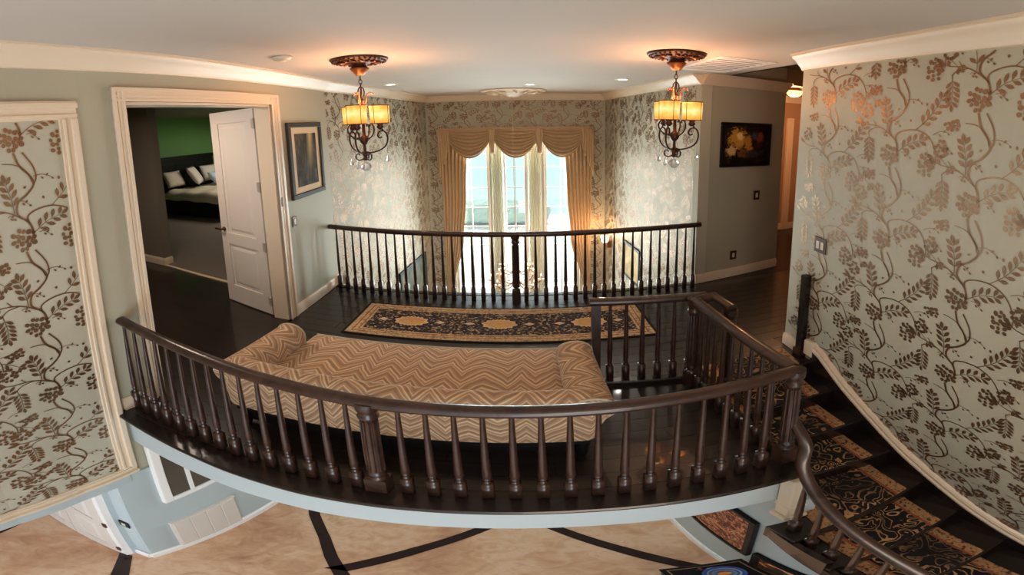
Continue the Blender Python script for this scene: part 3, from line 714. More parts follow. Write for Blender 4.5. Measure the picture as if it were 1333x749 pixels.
# open-side string
mb = MB(); SP = [(LN[k][0]-.005, LN[k][1]) for k in range(4, 10)]; SP[0] = (.78, .985)
for i in range(len(SP)-1):
    k = i+4; (x0,y0),(x1,y1) = SP[i], SP[i+1]
    za, zb = -RISE*k-.17-.02, -RISE*(k+1)-.17-.02
    mb.add([(x0,y0,-RISE*k-.03),(x1,y1,-RISE*k-.03),(x1,y1,zb),(x0,y0,za),(x0+.03,y0,-RISE*k-.03),(x1+.03,y1,-RISE*k-.03),(x1+.03,y1,zb),(x0+.03,y0,za)], [(0,1,2,3),(7,6,5,4),(0,4,5,1),(1,5,6,2),(2,6,7,3),(3,7,4,0)])
mb.box(.78,.93,.975,.995,-RISE*4-.22,-RISE*4-.03)
mb.build('string', M['edge'], st)
# plaster underside of the flight
mb = MB()
for i in range(len(SP)-1):
    k = i+4; (x0,y0),(x1,y1) = SP[i], SP[i+1]; xa, xb = RN[k], RN[k+1]; za, zb = -RISE*k-.2, -RISE*(k+1)-.2
    mb.add([(x0+.02,y0,za),(x1+.02,y1,zb),(xb[0],xb[1],zb),(xa[0],xa[1],za),(x0+.02,y0,za-.03),(x1+.02,y1,zb-.03),(xb[0],xb[1],zb-.03),(xa[0],xa[1],za-.03)], [(0,1,2,3),(7,6,5,4),(0,4,5,1),(1,5,6,2),(2,6,7,3),(3,7,4,0)])
mb.build('soffit', M['blue'], st)
# wall skirt with its white cap
mb = MB(); mc = MB(); ys = [2.02,1.93,1.84,1.68,1.52,1.37,1.22,1.1,.97,.85,.74,.64,.48,.31,.15,0,-.2,-.4]
pts = [RIGHT.at(rs(y), .012) for y in ys]
for (p, y0), (q, y1) in zip(zip(pts, ys), zip(pts[1:], ys[1:])):
    za, zb = capz(y0)-.07, capz(y1)-.07
    na, nb = RIGHT.at(rs(y0), .030), RIGHT.at(rs(y1), .030)
    mb.add([(p.x,p.y,za),(q.x,q.y,zb),(q.x,q.y,zb-.7),(p.x,p.y,za-.7),(na.x,na.y,za),(nb.x,nb.y,zb),(nb.x,nb.y,zb-.7),(na.x,na.y,za-.7)], [(0,1,2,3),(7,6,5,4),(0,4,5,1),(2,6,7,3),(1,5,6,2),(3,7,4,0)])
mb.build('skirt', M['edge'], st)
cap = MB(); cap.sweep([(RIGHT.at(rs(y)).x, RIGHT.at(rs(y)).y, capz(y)) for y in ys], [(-.0,-.085),(.034,-.085),(.036,-.06),(.026,-.045),(.026,-.02),(.016,-.004),(.0,0)])
autosmooth(struct(cap.build('trim_18', M['white'])))
mb = MB(); p0, p1 = RIGHT.at(rs(2.10)), RIGHT.at(rs(2.0)); q0, q1 = RIGHT.at(rs(2.10),.034), RIGHT.at(rs(2.0),.034); mb.prism([(p0.x,p0.y),(p1.x,p1.y),(q1.x,q1.y),(q0.x,q0.y)], .07, .235); bevel(struct(mb.build('trim_19', M['white'])), .008)
# half post on the wall at the stair head
t = thing('wall_post', 'plain dark half post fixed to the papered wall at the stair head', 'post', (1.745,2.15,0))
mb = MB(); mb.box(-.024,.02,-.03,.03,0,.88); bevel(mb.build('post', M['edge'], t), .004); mb = MB(); mb.box(-.034,.02,-.042,.042,0,.10); bevel(mb.build('plinth', M['edge'], t), .004)
# pilaster where the front slab meets the flight
mb = MB(); mb.box(.865,.945,.995,1.08,-.60,-.03); bevel(struct(mb.build('trim_20', M['white'])), .01)
mb = MB(); mb.box(.85,.96,.985,1.09,-.655,-.60); mb.box(.857,.953,.99,1.085,-.45,-.43); bevel(struct(mb.build('trim_21', M['white'])), .01)

# carpet runner following the treads and risers
b = MB(); SEG = 10; rows = []
def runner_edge(k, t):
    """points at fraction across (0 wall side .. 1 open side) on the nosing line k"""
    return mixp(RN[k], LNR[k], t)
LNR = [LN[k] if k < 4 else mixp(RN[k], LN[k], .94) for k in range(10)]
T0, T1 = .10, .88
prof = []
for k in range(0, 9):
    z = -RISE*k
    if k == 0: prof += [(0, -.9, z+.012), (0, -.1, z+.012), (0, 0.03, z+.010)]
    prof += [(k, .045, z-.012), (k, .02, z-.05), (k, .012, z-RISE+.02)]
    if k < 8: prof += [(k, .05, z-RISE+.013), (k, .5, z-RISE+.012), (k, .95, z-RISE+.012), (k+1, .035, z-RISE+.010)]
acc = 0; last = None
for (k, f, z) in prof:
    row = []
    for j in range(SEG+1):
        t = T0+(T1-T0)*j/SEG; a = runner_edge(k, t); nxt = runner_edge(min(k+1, 9), t); 
        p = (a[0]+(nxt[0]-a[0])*f, a[1]+(nxt[1]-a[1])*f, z); row.append(p)
    mid = Vector(row[SEG//2])
    if last is not None: acc += (mid-last).length
    last = mid; wd = (Vector(row[0])-Vector(row[-1])).length
    rows.append((row, acc, wd))
vs = [p for r_, _, _ in rows for p in r_]; uv = [((j/SEG-.5)*.62, a_) for r_, a_, w in rows for j in range(SEG+1)]
fs = [(i*(SEG+1)+j, i*(SEG+1)+j+1, (i+1)*(SEG+1)+j+1, (i+1)*(SEG+1)+j) for i in range(len(rows)-1) for j in range(SEG)]
b.add(vs, fs, uv); o = b.build('stair_runner', M['runner']); m_ = o.modifiers.new('thick', 'SOLIDIFY'); m_.thickness = .008; m_.offset = -1
tag(o, 'black and tan patterned stair carpet runner on the dark steps', 'carpet')
# descending stair rail
t5 = thing('balustrade', 'descending stair balustrade with a swan-neck handrail beside the carpeted steps', 'railing')
PC = catmull([(.965,1.22,.50),(.965,1.17,.43),(.94,1.06,.335),(.885,.995,.215),(.845,.88,.10),(.81,.75,.02),(.785,.62,-.06),(.75,.43,-.18),(.715,.29,-.28),(.63,.04,-.44),(.52,-.17,-.60)], 5)
o = MB().sweep(PC, [(x*.8, z*.85) for x, z in RAILP]).build('handrail', M['rail'], t5); autosmooth(o, 50)
for k in range(4, 8):
    for f in ((.55,) if k == 4 else (.22, .74)):
        p = mixp(LN[k-1] if k > 4 else (.79,.985), LN[k], f); top = min(PC, key=lambda q: (q.x-p[0]-.06)**2+(q.y-p[1])**2).z
        zb = -RISE*k; hb = top-.05-zb
        o = link('baluster', baluster_mesh(hb), M['rail'], t5, True); o.location = (p[0]+.055, p[1], zb)

# ------------------------------------------------------------------ sofa
def arcpts(cx, cz, r, a0, a1, n): return [(cx+r*math.cos(math.radians(a0+(a1-a0)*i/n)), cz+r*math.sin(math.radians(a0+(a1-a0)*i/n))) for i in range(n+1)]
def extrude(prof, axis, a, b_, steps=8, name='part', mat=None, parent=None, bulge=0., closed=True, round_end=.0):
    """profile (p, z) extruded along x (axis 'x', p = y) or along y (axis 'y', p = x); uv in metres"""
    mb = MB(); n = len(prof); al = [0]
    for k in range(n-1): al.append(al[-1]+math.hypot(prof[k+1][0]-prof[k][0], prof[k+1][1]-prof[k][1]))
    cp = (sum(p for p,_ in prof)/n, sum(z for _,z in prof)/n)
    ts = [i/steps for i in range(steps+1)]; rings = [(a+(b_-a)*t, 1.) for t in ts]
    if round_end: rings = [(a-round_end*.0, .90)] + [(a+round_end*.35, .965)] + [(a+round_end,1.)] + [r_ for r_ in rings if a+round_end < r_[0] < b_-round_end] + [(b_-round_end,1.),(b_-round_end*.35,.965),(b_,.90)]
    vs = []; uv = []
    for q, sc in rings:
        for (p, z), l in zip(prof, al):
            pp, zz = cp[0]+(p-cp[0])*sc, cp[1]+(z-cp[1])*sc
            vs.append((q,pp,zz) if axis == 'x' else (pp,q,zz)); uv.append((q, l))
    m = len(rings); fs = [(i*n+k, i*n+(k+1)%n, (i+1)*n+(k+1)%n, (i+1)*n+k) for i in range(m-1) for k in range(n)]
    fs += [tuple(range(n-1,-1,-1)), tuple((m-1)*n+k for k in range(n))]
    return autosmooth(mb.add(vs, fs, uv).build(name, mat, parent, True), 50)
sofa = thing('sofa', 'low rolled-arm sofa in tan and brown zigzag fabric behind the front balustrade', 'sofa')
FL = M['flame']
# seat cushion and base
seat = [(1.56,.27),(2.20,.27)] + arcpts(2.19,.40,.045,-10,90,4) + [(1.9,.458),(1.56,.452)]
extrude(seat, 'x', -1.245, .175, 10, 'seat', FL, sofa, round_end=.02)
for q in (-1.245, .175):
    pass
b = MB(); b.tube([(-1.245,2.225,.435),(.175,2.225,.435)], .007, 6); b.tube([(-1.24,2.21,.43),(-1.24,1.7,.455)], .006, 6); b.tube([(.172,2.21,.43),(.172,1.7,.455)], .006, 6); b.build('piping', M['cream'], sofa)
back = [(1.62,.26),(1.60,.44),(1.575,.55)] + arcpts(1.505,.585,.062,-5,200,9) + [(1.435,.52),(1.425,.40),(1.43,.25)]
extrude(back, 'x', -1.325, .255, 14, 'backrest', FL, sofa, round_end=.03)
def arm(sg, x0):
    pr = [(0,.25),(.0,.42)] + [(-.085+p, z) for p, z in arcpts(0,.535,.092,-5,205,10)] + [(-.125,.44),(-.095,.34),(-.09,.25)]
    pr = [(x0+sg*p, z) for p, z in pr]
    o = extrude(pr, 'y', 1.435, 2.06, 8, 'arm', FL, sofa, round_end=.03)
    for y_ in (1.45, 2.047):
        b = MB(); b.tube([(p, y_, z) for p, z in pr[1:-1]], .007, 5); b.build('arm_piping', M['cream'], o)
arm(1, -1.235); arm(-1, .165)
b = MB(); b.box(-1.31,.24,1.46,2.12,.17,.262); b.build('base_rail', M['black'], sofa)
b = MB(); b.box(-1.29,.22,1.50,1.53,.04,.17); b.build('stretcher', M['black'], sofa)
for x in (-1.28,-.54,.21):
    for y_ in (1.49,2.09):
        b = MB(); b.lathe([(.018,0),(.026,.05),(.03,.19)], (x,y_,.0015), 10); b.build('leg', M['black'], sofa)

# ------------------------------------------------------------------ rug
rug = MB(); rug.box(-1.205,1.205,-.352,.352,.0,.009); o = bevel(rug.build('runner_rug', M['rug']), .003); o.location = (-.203,3.243,.0015)
tag(o, 'black bordered oriental runner rug with three tan medallions on the dark floor', 'rug')

# ------------------------------------------------------------------ chandeliers
def shade_mat():
    t = NT('amber_mica_shade'); o = t.coord(); n = t.noise(t.map(o, (1,1,.6)), 22, 3)
    z = t.xyz(o)[2]; mid = t.M('SUBTRACT', 1., t.M('MULTIPLY', t.M('ABSOLUTE', t.M('ADD', z, .505)), 10.5), clamp=True)
    col = t.ramp(t.M('ADD', t.M('MULTIPLY', n, .55), t.M('MULTIPLY', mid, .5)), [(.25,'#b5651a'),(.45,'#e39a34'),(.62,'#f8c565'),(.8,'#ffe6a6')]); t.P(color='#c98f4a', rough=.5, emit=col, es=.62); return t.m
M['shade'] = shade_mat()
t = NT('warm_bulb'); t.P(color=(1,.8,.5,1), emit=(1,.72,.35,1), es=7.); M['bulb'] = t.m
def spiral(c, r0, r1, a0, turns, n=14):
    return [(c[0]+(r0+(r1-r0)*i/n)*math.cos(a0+turns*2*PI*i/n), c[1]+(r0+(r1-r0)*i/n)*math.sin(a0+turns*2*PI*i/n)) for i in range(n+1)]
def radial(parent, name, curve, ang, r, mat, seg=6):
    c_, s_ = math.cos(ang), math.sin(ang); b = MB(); b.tube([(p*c_, p*s_, z) for p, z in curve], r, seg); return b.build(name, mat, parent, True)
def chandelier(label, loc, rot):
    root = thing('chandelier', label, 'chandelier', loc, rot, None)
    I = M['iron']
    b = MB(); b.lathe([(.006,-.155),(.03,-.15),(.045,-.125),(.065,-.10),(.07,-.085)], (0,0,0), 16); b.build('canopy', M['copper'], root, True)
    for k in range(3):
        z = -.175-.035*k; b = MB(); pts = []
        for j in range(10):
            a = 2*PI*j/10; q = .011*math.cos(a); pts.append((q,0,z+.023*math.sin(a)) if k % 2 else (0,q,z+.023*math.sin(a)))
        b.tube(pts, .0035, 5, True); b.build('chain_link', I, root, True)
    b = MB(); pts = [(.022*math.cos(2*PI*j/14),0,-.305+.05*math.sin(2*PI*j/14)) for j in range(14)]; b.tube(pts, .005, 6, True)
    pts = [(0,.022*math.cos(2*PI*j/14),-.305+.05*math.sin(2*PI*j/14)) for j in range(14)]; b.tube(pts, .005, 6, True); b.build('loop', I, root, True)
    b = MB(); b.lathe([(.008,-.92),(.022,-.91),(.014,-.885),(.024,-.86),(.012,-.84),(.010,-.78),(.03,-.755),(.036,-.73),(.028,-.705),(.012,-.69),(.011,-.50),(.02,-.48),(.024,-.46),(.013,-.44),(.012,-.40),(.02,-.385),(.008,-.36)], (0,0,0), 10); b.build('stem', M['bronze'], root, True)
    for k in range(6):
        a = 2*PI*k/6
        radial(root, 'leaf_scroll', [(.012,-.42),(.03,-.40),(.035,-.35),(.045,-.315),(.065,-.305),(.082,-.315),(.083,-.33)] if k % 2 == 0 else [(.012,-.47),(.03,-.45),(.045,-.435),(.062,-.44),(.064,-.455)], a, .005, M['copper'])
    for k in range(3):
        a = 2*PI*k/3
        sc = spiral((.148,-.70), .018, .05, -PI*.5, 1.15, 16)[::-1]
        arm_c = [(.012,-.84),(.04,-.85),(.085,-.842),(.13,-.82),(.16,-.785),(.172,-.735),(.165,-.685),(.142,-.66),(.112,-.668),(.10,-.70),(.113,-.722),(.132,-.712)]
        radial(root, 'arm', [(q.x,q.y) for q in catmull([(p,z,0) for p,z in arm_c], 4)], a, .0065, I)
        up = [(.012,-.73),(.06,-.72),(.10,-.685),(.115,-.64),(.10,-.60),(.075,-.595),(.068,-.615)]
        radial(root, 'inner_scroll', [(q.x,q.y) for q in catmull([(p,z,0) for p,z in up], 4)], a+PI/3, .0055, I)
        lo = [(.01,-.90),(.045,-.915),(.068,-.895),(.066,-.865),(.048,-.855),(.04,-.87)]
        radial(root, 'lower_scroll', [(q.x,q.y) for q in catmull([(p,z,0) for p,z in lo], 4)], a+PI/3, .006, I)
        cx, cy = .122*math.cos(a), .122*math.sin(a)
        radial(root, 'shade_arm', [(.142,-.66),(.13,-.63),(.122,-.61),(.122,-.585)], a, .006, I)
        b = MB(); b.lathe([(.012,-.645),(.028,-.625),(.018,-.605),(.034,-.588),(.036,-.575),(.012,-.57),(.011,-.53)], (cx,cy,0), 10); b.build('bobeche', M['bronze'], root, True)
        b = MB(); b.lathe([(.071,-.590),(.074,-.43)], (cx,cy,0), 20, cap=False); b.lathe([(.071,-.43),(.068,-.590)], (cx,cy,0), 20, cap=False)
        sh = b.build('lamp_shade', M['shade'], root, True)
        for z, r_ in ((-.43,.0745),(-.590,.0715)):
            q = MB(); q.tube([(cx+r_*math.cos(2*PI*j/20), cy+r_*math.sin(2*PI*j/20), z) for j in range(20)], .0035, 5, True); q.build('rim', I if z > -.5 else M['copper'], sh, True)
        for j in range(4):
            aa = a+PI/4+PI*j/2; q = MB(); q.tube([(cx+.0715*math.cos(aa),cy+.0715*math.sin(aa),-.590),(cx+.0745*math.cos(aa),cy+.0745*math.sin(aa),-.43)], .0022, 5); q.build('shade_rib', I, sh, True)
        b = MB(); b.lathe([(.010,-.53),(.018,-.51),(.016,-.485),(.006,-.465)], (cx,cy,0), 10); b.build('bulb', M['bulb'], root, True)
        light('shade_light', 'POINT', (cx,cy,-.405), 3.2, (1,.52,.26), .03, parent=root)
        pz = -.93 if k else -.90
        b = MB(); b.tube([(.165*math.cos(a),.165*math.sin(a),-.78),(.165*math.cos(a),.165*math.sin(a),pz)], .0015, 4); b.lathe([(.002,.02),(.008,-.005),(.017,-.03),(.012,-.04),(.001,-.046)], (.165*math.cos(a),.165*math.sin(a),pz), 8); b.build('crystal_drop', M['crystal'], root)
    b = MB(); b.tube([(0,0,-.91),(0,0,-.945)], .002, 4); pr = [(.040*math.sin(PI*i/8), -.975+.040*math.cos(PI*i/8)) for i in range(9)]; pr[0] = (.002, pr[0][1]); pr[-1] = (.002, pr[-1][1]); b.lathe(pr, (0,0,0), 12); b.build('crystal_ball', M['crystal'], root)
    return root
def bronze_medallion(label, x, y):
    r = thing('ceiling_medallion', label, 'medallion', (x,y,CEIL))
    b = MB(); b.lathe([(.205,0),(.207,-.012),(.195,-.022),(.178,-.018),(.168,-.026),(.10,-.03),(.085,-.04),(.06,-.045),(.055,-.09)], (0,0,0), 40); b.build('disc', M['bronze'], r, True)
    for k in range(16):
        a = 2*PI*k/16; q = MB(); q.tube([(.10*math.cos(a),.10*math.sin(a),-.032),(.13*math.cos(a+.12),.13*math.sin(a+.12),-.040),(.16*math.cos(a),.16*math.sin(a),-.034)], [.006,.014,.005], 6); q.build('acanthus_leaf', M['copper'] if k % 2 else M['bronze'], r, True)
    for k in range(32):
        a = 2*PI*k/32; q = MB(); q.lathe([(.002,-.036),(.009,-.03),(.009,-.02)], (.187*math.cos(a),.187*math.sin(a),0), 6); q.build('bead', M['bronze'], r, True)
bronze_medallion('ornate bronze ceiling disc above the left hanging lamp', -1.10, 2.92); bronze_medallion('ornate bronze ceiling disc above the right hanging lamp', 1.06, 2.87)
chandelier('iron scroll chandelier with amber shades, hanging left of the curtained window near the double doorway', (-1.10,2.92,CEIL), math.radians(30))
chandelier('iron scroll chandelier with amber shades, hanging right of the curtained window near the ceiling grille', (1.06,2.87,CEIL), math.radians(-10))

# ------------------------------------------------------------------ ceiling fittings
t = thing('smoke_detector', 'small round ivory smoke detector on the ceiling above the doorway', 'detector', (-1.45,2.46,CEIL))
b = MB(); b.lathe([(.068,0),(.068,-.014),(.052,-.032),(.02,-.036)], (0,0,0), 20); b.build('body', M['plastic'], t, True); b = MB(); b.lathe([(.03,-.034),(.028,-.040),(.01,-.041)], (0,0,0), 12); b.build('sensor', M['white'], t, True)
t = NT('lit_lens'); t.P(color=(1,1,1,1), emit=(1,.95,.88,1), es=3.); M['lens'] = t.m
for x, y_, lb in ((-1.49,4.95,'recessed ceiling light nearest the left alcove wall'),(1.15,4.85,'recessed ceiling light nearest the right alcove wall'),(.13,5.62,'recessed ceiling light in the middle of the alcove ceiling')):
    t = thing('recessed_light', lb, 'light', (x,y_,CEIL)); b = MB(); b.lathe([(.055,.0),(.055,-.004),(.085,-.006),(.09,0)], (0,0,0), 24, cap=False); b.build('trim_ring', M['white'], t, True)
    b = MB(); b.lathe([(.055,-.001),(.02,-.003)], (0,0,0), 20); b.build('lens', M['lens'], t)
    light('downlight', 'SPOT', (0,0,-.03), 9, (1,.9,.78), parent=t).data.spot_size = 2.0
t = thing('ceiling_grille', 'white louvred air grille in the ceiling beside the right lamp', 'vent', (1.60,3.24,CEIL))
b = MB(); 
for x0,x1,y0,y1 in ((-.24,.24,-.44,-.40),(-.24,.24,.40,.44),(-.24,-.20,-.40,.40),(.20,.24,-.40,.40)): b.box(x0,x1,y0,y1,-.007,0)
bevel(b.build('frame', M['vent'], t), .002)
b = MB(); b.box(-.2,.2,-.4,.4,-.0015,0); b.build('backing', flat('duct_grey', '#77726c', .8), t)
for k in range(8):
    y_ = -.35+.1*k; b = MB(); b.box(-.2,.2,y_-.034,y_+.034,-.0065,-.0045); b.build('slat', M['vent'], t)
t = thing('ceiling_rose', 'large white plaster ceiling rose above the alcove chandelier', 'medallion', (-.10,6.6,CEIL))
b = MB(); b.lathe([(.50,0),(.50,-.02),(.46,-.035),(.40,-.03),(.30,-.05),(.2,-.055),(.12,-.09),(.09,-.12),(.02,-.13)], (0,0,0), 40); b.build('dome', M['white'], t, True)
for k in range(12):
    a = 2*PI*k/12; q = MB(); q.tube([(.22*math.cos(a),.22*math.sin(a),-.052),(.31*math.cos(a+.1),.31*math.sin(a+.1),-.065),(.44*math.cos(a),.44*math.sin(a),-.04)], [.01,.03,.008], 6); q.build('leaf', M['white'], t, True)
# big crystal chandelier hanging low in the alcove
ch = thing('crystal_chandelier', 'large warm crystal chandelier glittering in front of the tall window, behind the far balustrade', 'chandelier', (-.12,6.6,-.95))
b = MB(); b.tube([(0,0,.5),(0,0,3.57)], .004, 6); b.build('suspension_rod', M['gold'], ch)
b = MB(); b.lathe([(.01,-.42),(.05,-.38),(.03,-.3),(.08,-.2),(.04,-.1),(.06,.05),(.03,.2),(.05,.3),(.015,.5)], (0,0,0), 14); b.build('stem', M['copper'], ch, True)
t = NT('candle_glow'); t.P(color=(1,.8,.6,1), emit=(1,.62,.35,1), es=3.); M['candle'] = t.m
M['warmcrystal'] = flat('warm_cut_glass', '#e8b79a', .12, spec=.8)
for tier, (n_, R_, z_) in enumerate(((8,.40,-.12),(6,.25,.18))):
    for k in range(n_):
        a = 2*PI*(k+.5*tier)/n_; curve = [(.03,z_-.05),(R_*.4,z_-.14),(R_*.8,z_-.10),(R_,z_)]
        o = radial(ch, 'arm', [(q.x,q.y) for q in catmull([(p,z,0) for p,z in curve], 4)], a, .009, M['copper'])
        x, y_ = R_*math.cos(a), R_*math.sin(a)
        b = MB(); b.lathe([(.015,-.01),(.05,0),(.055,.012)], (x,y_,z_), 10); b.build('drip_pan', M['warmcrystal'], o, True)
        b = MB(); b.lathe([(.012,.0),(.012,.09)], (x,y_,z_), 8); b.build('candle', M['cream'], o); b = MB(); b.lathe([(.004,.09),(.014,.105),(.003,.14)], (x,y_,z_), 8); b.build('flame_bulb', M['candle'], o, True)
        for j in range(4):
            b = MB(); zz = z_-.05-.055*j; rr = .016-.002*j
            b.lathe([(.002,rr*1.3),(rr,0),(.002,-rr*1.4)], (x,y_,zz), 6); b.build('crystal_drop', M['warmcrystal'], o)
b = MB()
for k in range(60):
    a = random.uniform(0,2*PI); R_ = random.uniform(.05,.36); z_ = -.40+.65*random.random()*(1-R_)
    b.lathe([(.002,.02),(.016,0),(.002,-.024)], (R_*math.cos(a),R_*math.sin(a),z_), 6)
b.build('crystal_strands', M['warmcrystal'], ch)['kind'] = 'stuff'
light('chandelier_light', 'POINT', (0,0,.25), 14, (1,.66,.4), .15, parent=ch)
# flush lamp of the side hall
t = thing('flush_ceiling_lamp', 'small glowing amber flush lamp on the side hall ceiling', 'lamp', (3.22,4.48,2.72))
b = MB(); b.lathe([(.06,.02),(.065,.015),(.085,.0),(.085,-.02)], (0,0,0), 18); b.build('mount', M['copper'], t, True)
t2_ = NT('amber_bowl'); t2_.P(color='#f2b04a', emit=(1,.55,.15,1), es=2.2); b = MB(); b.lathe([(.10,-.02),(.105,-.04),(.085,-.085),(.045,-.11),(.01,-.115)], (0,0,0), 20); b.build('glass_bowl', t2_.m, t, True)
light('hall_light', 'POINT', (0,0,-.17), 26, (1,.55,.28), .06, parent=t)

# ------------------------------------------------------------------ curtains
def fold_panel(name, label, xs_top, xs_bot, z0, z1, y, n=13, parent=None):
    b = MB(); U, V = n*6, 26; vs = []
    for j in range(V+1):
        t = j/V; z = z1+(z0-z1)*t
        for i in range(U+1):
            u = i/U; xa = xs_top[0](t)+(xs_top[1](t)-xs_top[0](t))*u
            amp = .045*(1-.35*t); vs.append((xa+.008*math.sin(u*n*2*PI*2+3*t), y-amp*.5-amp*.5*math.sin(u*n*2*PI+.6*math.sin(3*t)), z))
    fs = [(j*(U+1)+i, j*(U+1)+i+1, (j+1)*(U+1)+i+1, (j+1)*(U+1)+i) for j in range(V) for i in range(U)]
    o = b.add(vs, fs).build(name, M['gold'], parent, True); m_ = o.modifiers.new('thick','SOLIDIFY'); m_.thickness = .004
    if label: tag(o, label, 'curtain')
    return o
def interp(tab):
    def f(t):
        for (a,va),(b_,vb) in zip(tab, tab[1:]):
            if a <= t <= b_:
                q = (t-a)/(b_-a); q = q*q*(3-2*q); return va+(vb-va)*q
        return tab[-1][1]
    return f
zt, zb = 1.95, -3.0; TT = lambda z: (zt-z)/(zt-zb)
fold_panel('curtain', 'gold curtain panel at the left of the tall window', (interp([(0,-1.40),(1,-1.38)]), interp([(0,-.93),(TT(.6),-.98),(TT(-.4),-1.05),(TT(-1.6),-1.24),(TT(-1.95),-1.27),(1,-1.12)])), None, zb, zt, 7.44, 7)
fold_panel('curtain', 'gold curtain panel at the right of the tall window', (interp([(0,.74),(TT(.6),.78),(TT(-.4),.84),(TT(-1.6),1.06),(TT(-1.95),1.09),(1,.95)]), interp([(0,1.22),(1,1.18)])), None, zb, zt, 7.44, 7)
def sheer_mat():
    t = NT('white_sheer_voile'); tl = t.n('ShaderNodeBsdfTranslucent'); tl.inputs[0].default_value = (.95,.97,.90,1); df = t.n('ShaderNodeBsdfDiffuse'); df.inputs[0].default_value = (.92,.93,.86,1); tp = t.n('ShaderNodeBsdfTransparent')
    a = t.n('ShaderNodeMixShader'); a.inputs[0].default_value = .6; t.t.links.new(df.outputs[0], a.inputs[1]); t.t.links.new(tl.outputs[0], a.inputs[2])
    b = t.n('ShaderNodeMixShader'); t.t.links.new(t.M('ADD', .38, t.M('MULTIPLY', t.noise(t.coord(), 30), .1)), b.inputs[0]); t.t.links.new(a.outputs[0], b.inputs[1]); t.t.links.new(tp.outputs[0], b.inputs[2]); t.t.links.new(b.outputs[0], t.out.inputs[0]); return t.m
M['sheer'] = sheer_mat()
for x0, x1, lb in ((-.53,-.32,'narrow white sheer curtain at the left of the middle window'), (.11,.34,'narrow white sheer curtain at the right of the middle window')):
    o = fold_panel('sheer_curtain', lb, (interp([(0,x0),(1,x0-.02)]), interp([(0,x1),(1,x1+.02)])), None, -2.9, 1.9, 7.54, 5)
    o.data.materials.clear(); o.data.materials.append(M['sheer'])
val = thing('valance', 'gold swagged valance with three scallops across the top of the tall window', 'valance', (-.09,7.40,2.03))
b = MB(); b.box(-1.33,1.33,-.05,.08,-.05,.012); bevel(b.build('header_board', M['gold'], val), .006)
def swag(x0, x1, drop, y):
    b = MB(); U, V = 24, 40; vs = []
    for j in range(V+1):
        v = j/V
        for i in range(U+1):
            u = i/U; w = 1-.10*v; x = x0+(x1-x0)*(.5+(u-.5)*w)
            para = 4*u*(1-u); z = -.03-(drop*v)*(para**.75)*.98-.12*v*(1-para)*.35
            fold = math.sin(v*8*2*PI+.3*math.cos(u*PI)); yy = y-.06*para**.5*v-.045*fold*(.3+.7*para)
            vs.append((x, yy, z))
    fs = [(j*(U+1)+i, j*(U+1)+i+1, (j+1)*(U+1)+i+1, (j+1)*(U+1)+i) for j in range(V) for i in range(U)]
    o = b.add(vs, fs).build('swag', M['gold'], val, True); m_ = o.modifiers.new('thick','SOLIDIFY'); m_.thickness = .004
swag(-1.24,-.34,.62,-.06); swag(-.46,.46,.62,-.065); swag(.34,1.24,.62,-.06)
def cascade(name, x0, x1, zl, zr, y):
    b = MB(); U, V = 40, 8; vs = []
    for j in range(V+1):
        for i in range(U+1):
            u = i/U; L = zl+(zr-zl)*u; step = math.floor(u*5)/5; L = zl+(zr-zl)*(.35*u+.65*step)
            vs.append((x0+(x1-x0)*u, y-.03*abs(math.sin(u*5*PI))-.005, -.02-(L)*j/V))
    fs = [(j*(U+1)+i, j*(U+1)+i+1, (j+1)*(U+1)+i+1, (j+1)*(U+1)+i) for j in range(V) for i in range(U)]
    o = b.add(vs, fs).build(name, M['gold'], val, True); m_ = o.modifiers.new('thick','SOLIDIFY'); m_.thickness = .004
cascade('jabot', -1.335, -1.13, 1.05, .35, -.085); cascade('jabot', 1.335, 1.13, 1.02, .35, -.085)
def horn(xc):
    b = MB(); U, V = 24, 10; vs = []
    for j in range(V+1):
        for i in range(U+1):
            a = PI*(i/U)*1.0; r_ = .07*(1-.35*j/V); L = .52*(1 if i > U*.25 else .75)
            vs.append((xc-r_*math.cos(a), -.075-.035*math.sin(a)-.008*math.sin(a*8), -.02-L*j/V))
    fs = [(j*(U+1)+i, j*(U+1)+i+1, (j+1)*(U+1)+i+1, (j+1)*(U+1)+i) for j in range(V) for i in range(U)]
    o = b.add(vs, fs).build('horn', M['gold'], val, True); m_ = o.modifiers.new('thick','SOLIDIFY'); m_.thickness = .004
horn(-.40); horn(.40)

# ------------------------------------------------------------------ pictures, switches
def framed(name, label, ln, s0, s1, z0, z1, fw, fmat, art, mat_w=0., depth=.03, cat='painting'):
    """hangs flat on the wall line between s0 and s1"""
    p0, p1 = ln.at(s0), ln.at(s1); n = ln.at((s0+s1)/2, 1)-ln.at((s0+s1)/2); rz = math.atan2(p1.y-p0.y, p1.x-p0.x)
    w, h = (p1-p0).length, z1-z0
    r_ = thing(name, label, cat, ((p0.x+p1.x)/2+n.x*.002, (p0.y+p1.y)/2+n.y*.002, (z0+z1)/2), rz)
    b = MB()
    for x0,x1,a,e in ((-w/2,w/2,h/2-fw,h/2),(-w/2,w/2,-h/2,-h/2+fw),(-w/2,-w/2+fw,-h/2+fw,h/2-fw),(w/2-fw,w/2,-h/2+fw,h/2-fw)): b.box(x0,x1,-depth,0,a,e)
    bevel(b.build('frame', fmat, r_), .007)
    iw, ih = w/2-fw+.004, h/2-fw+.004
    if mat_w:
        b = MB(); b.box(-iw,iw,-depth*.5,-.002,-ih,ih); b.build('mat', M['mat'], r_); iw -= mat_w; ih -= mat_w
    b = MB(); b.box(-iw,iw,-depth*.5-.003,-.003,-ih,ih); b.build('canvas', art, r_)
    return r_
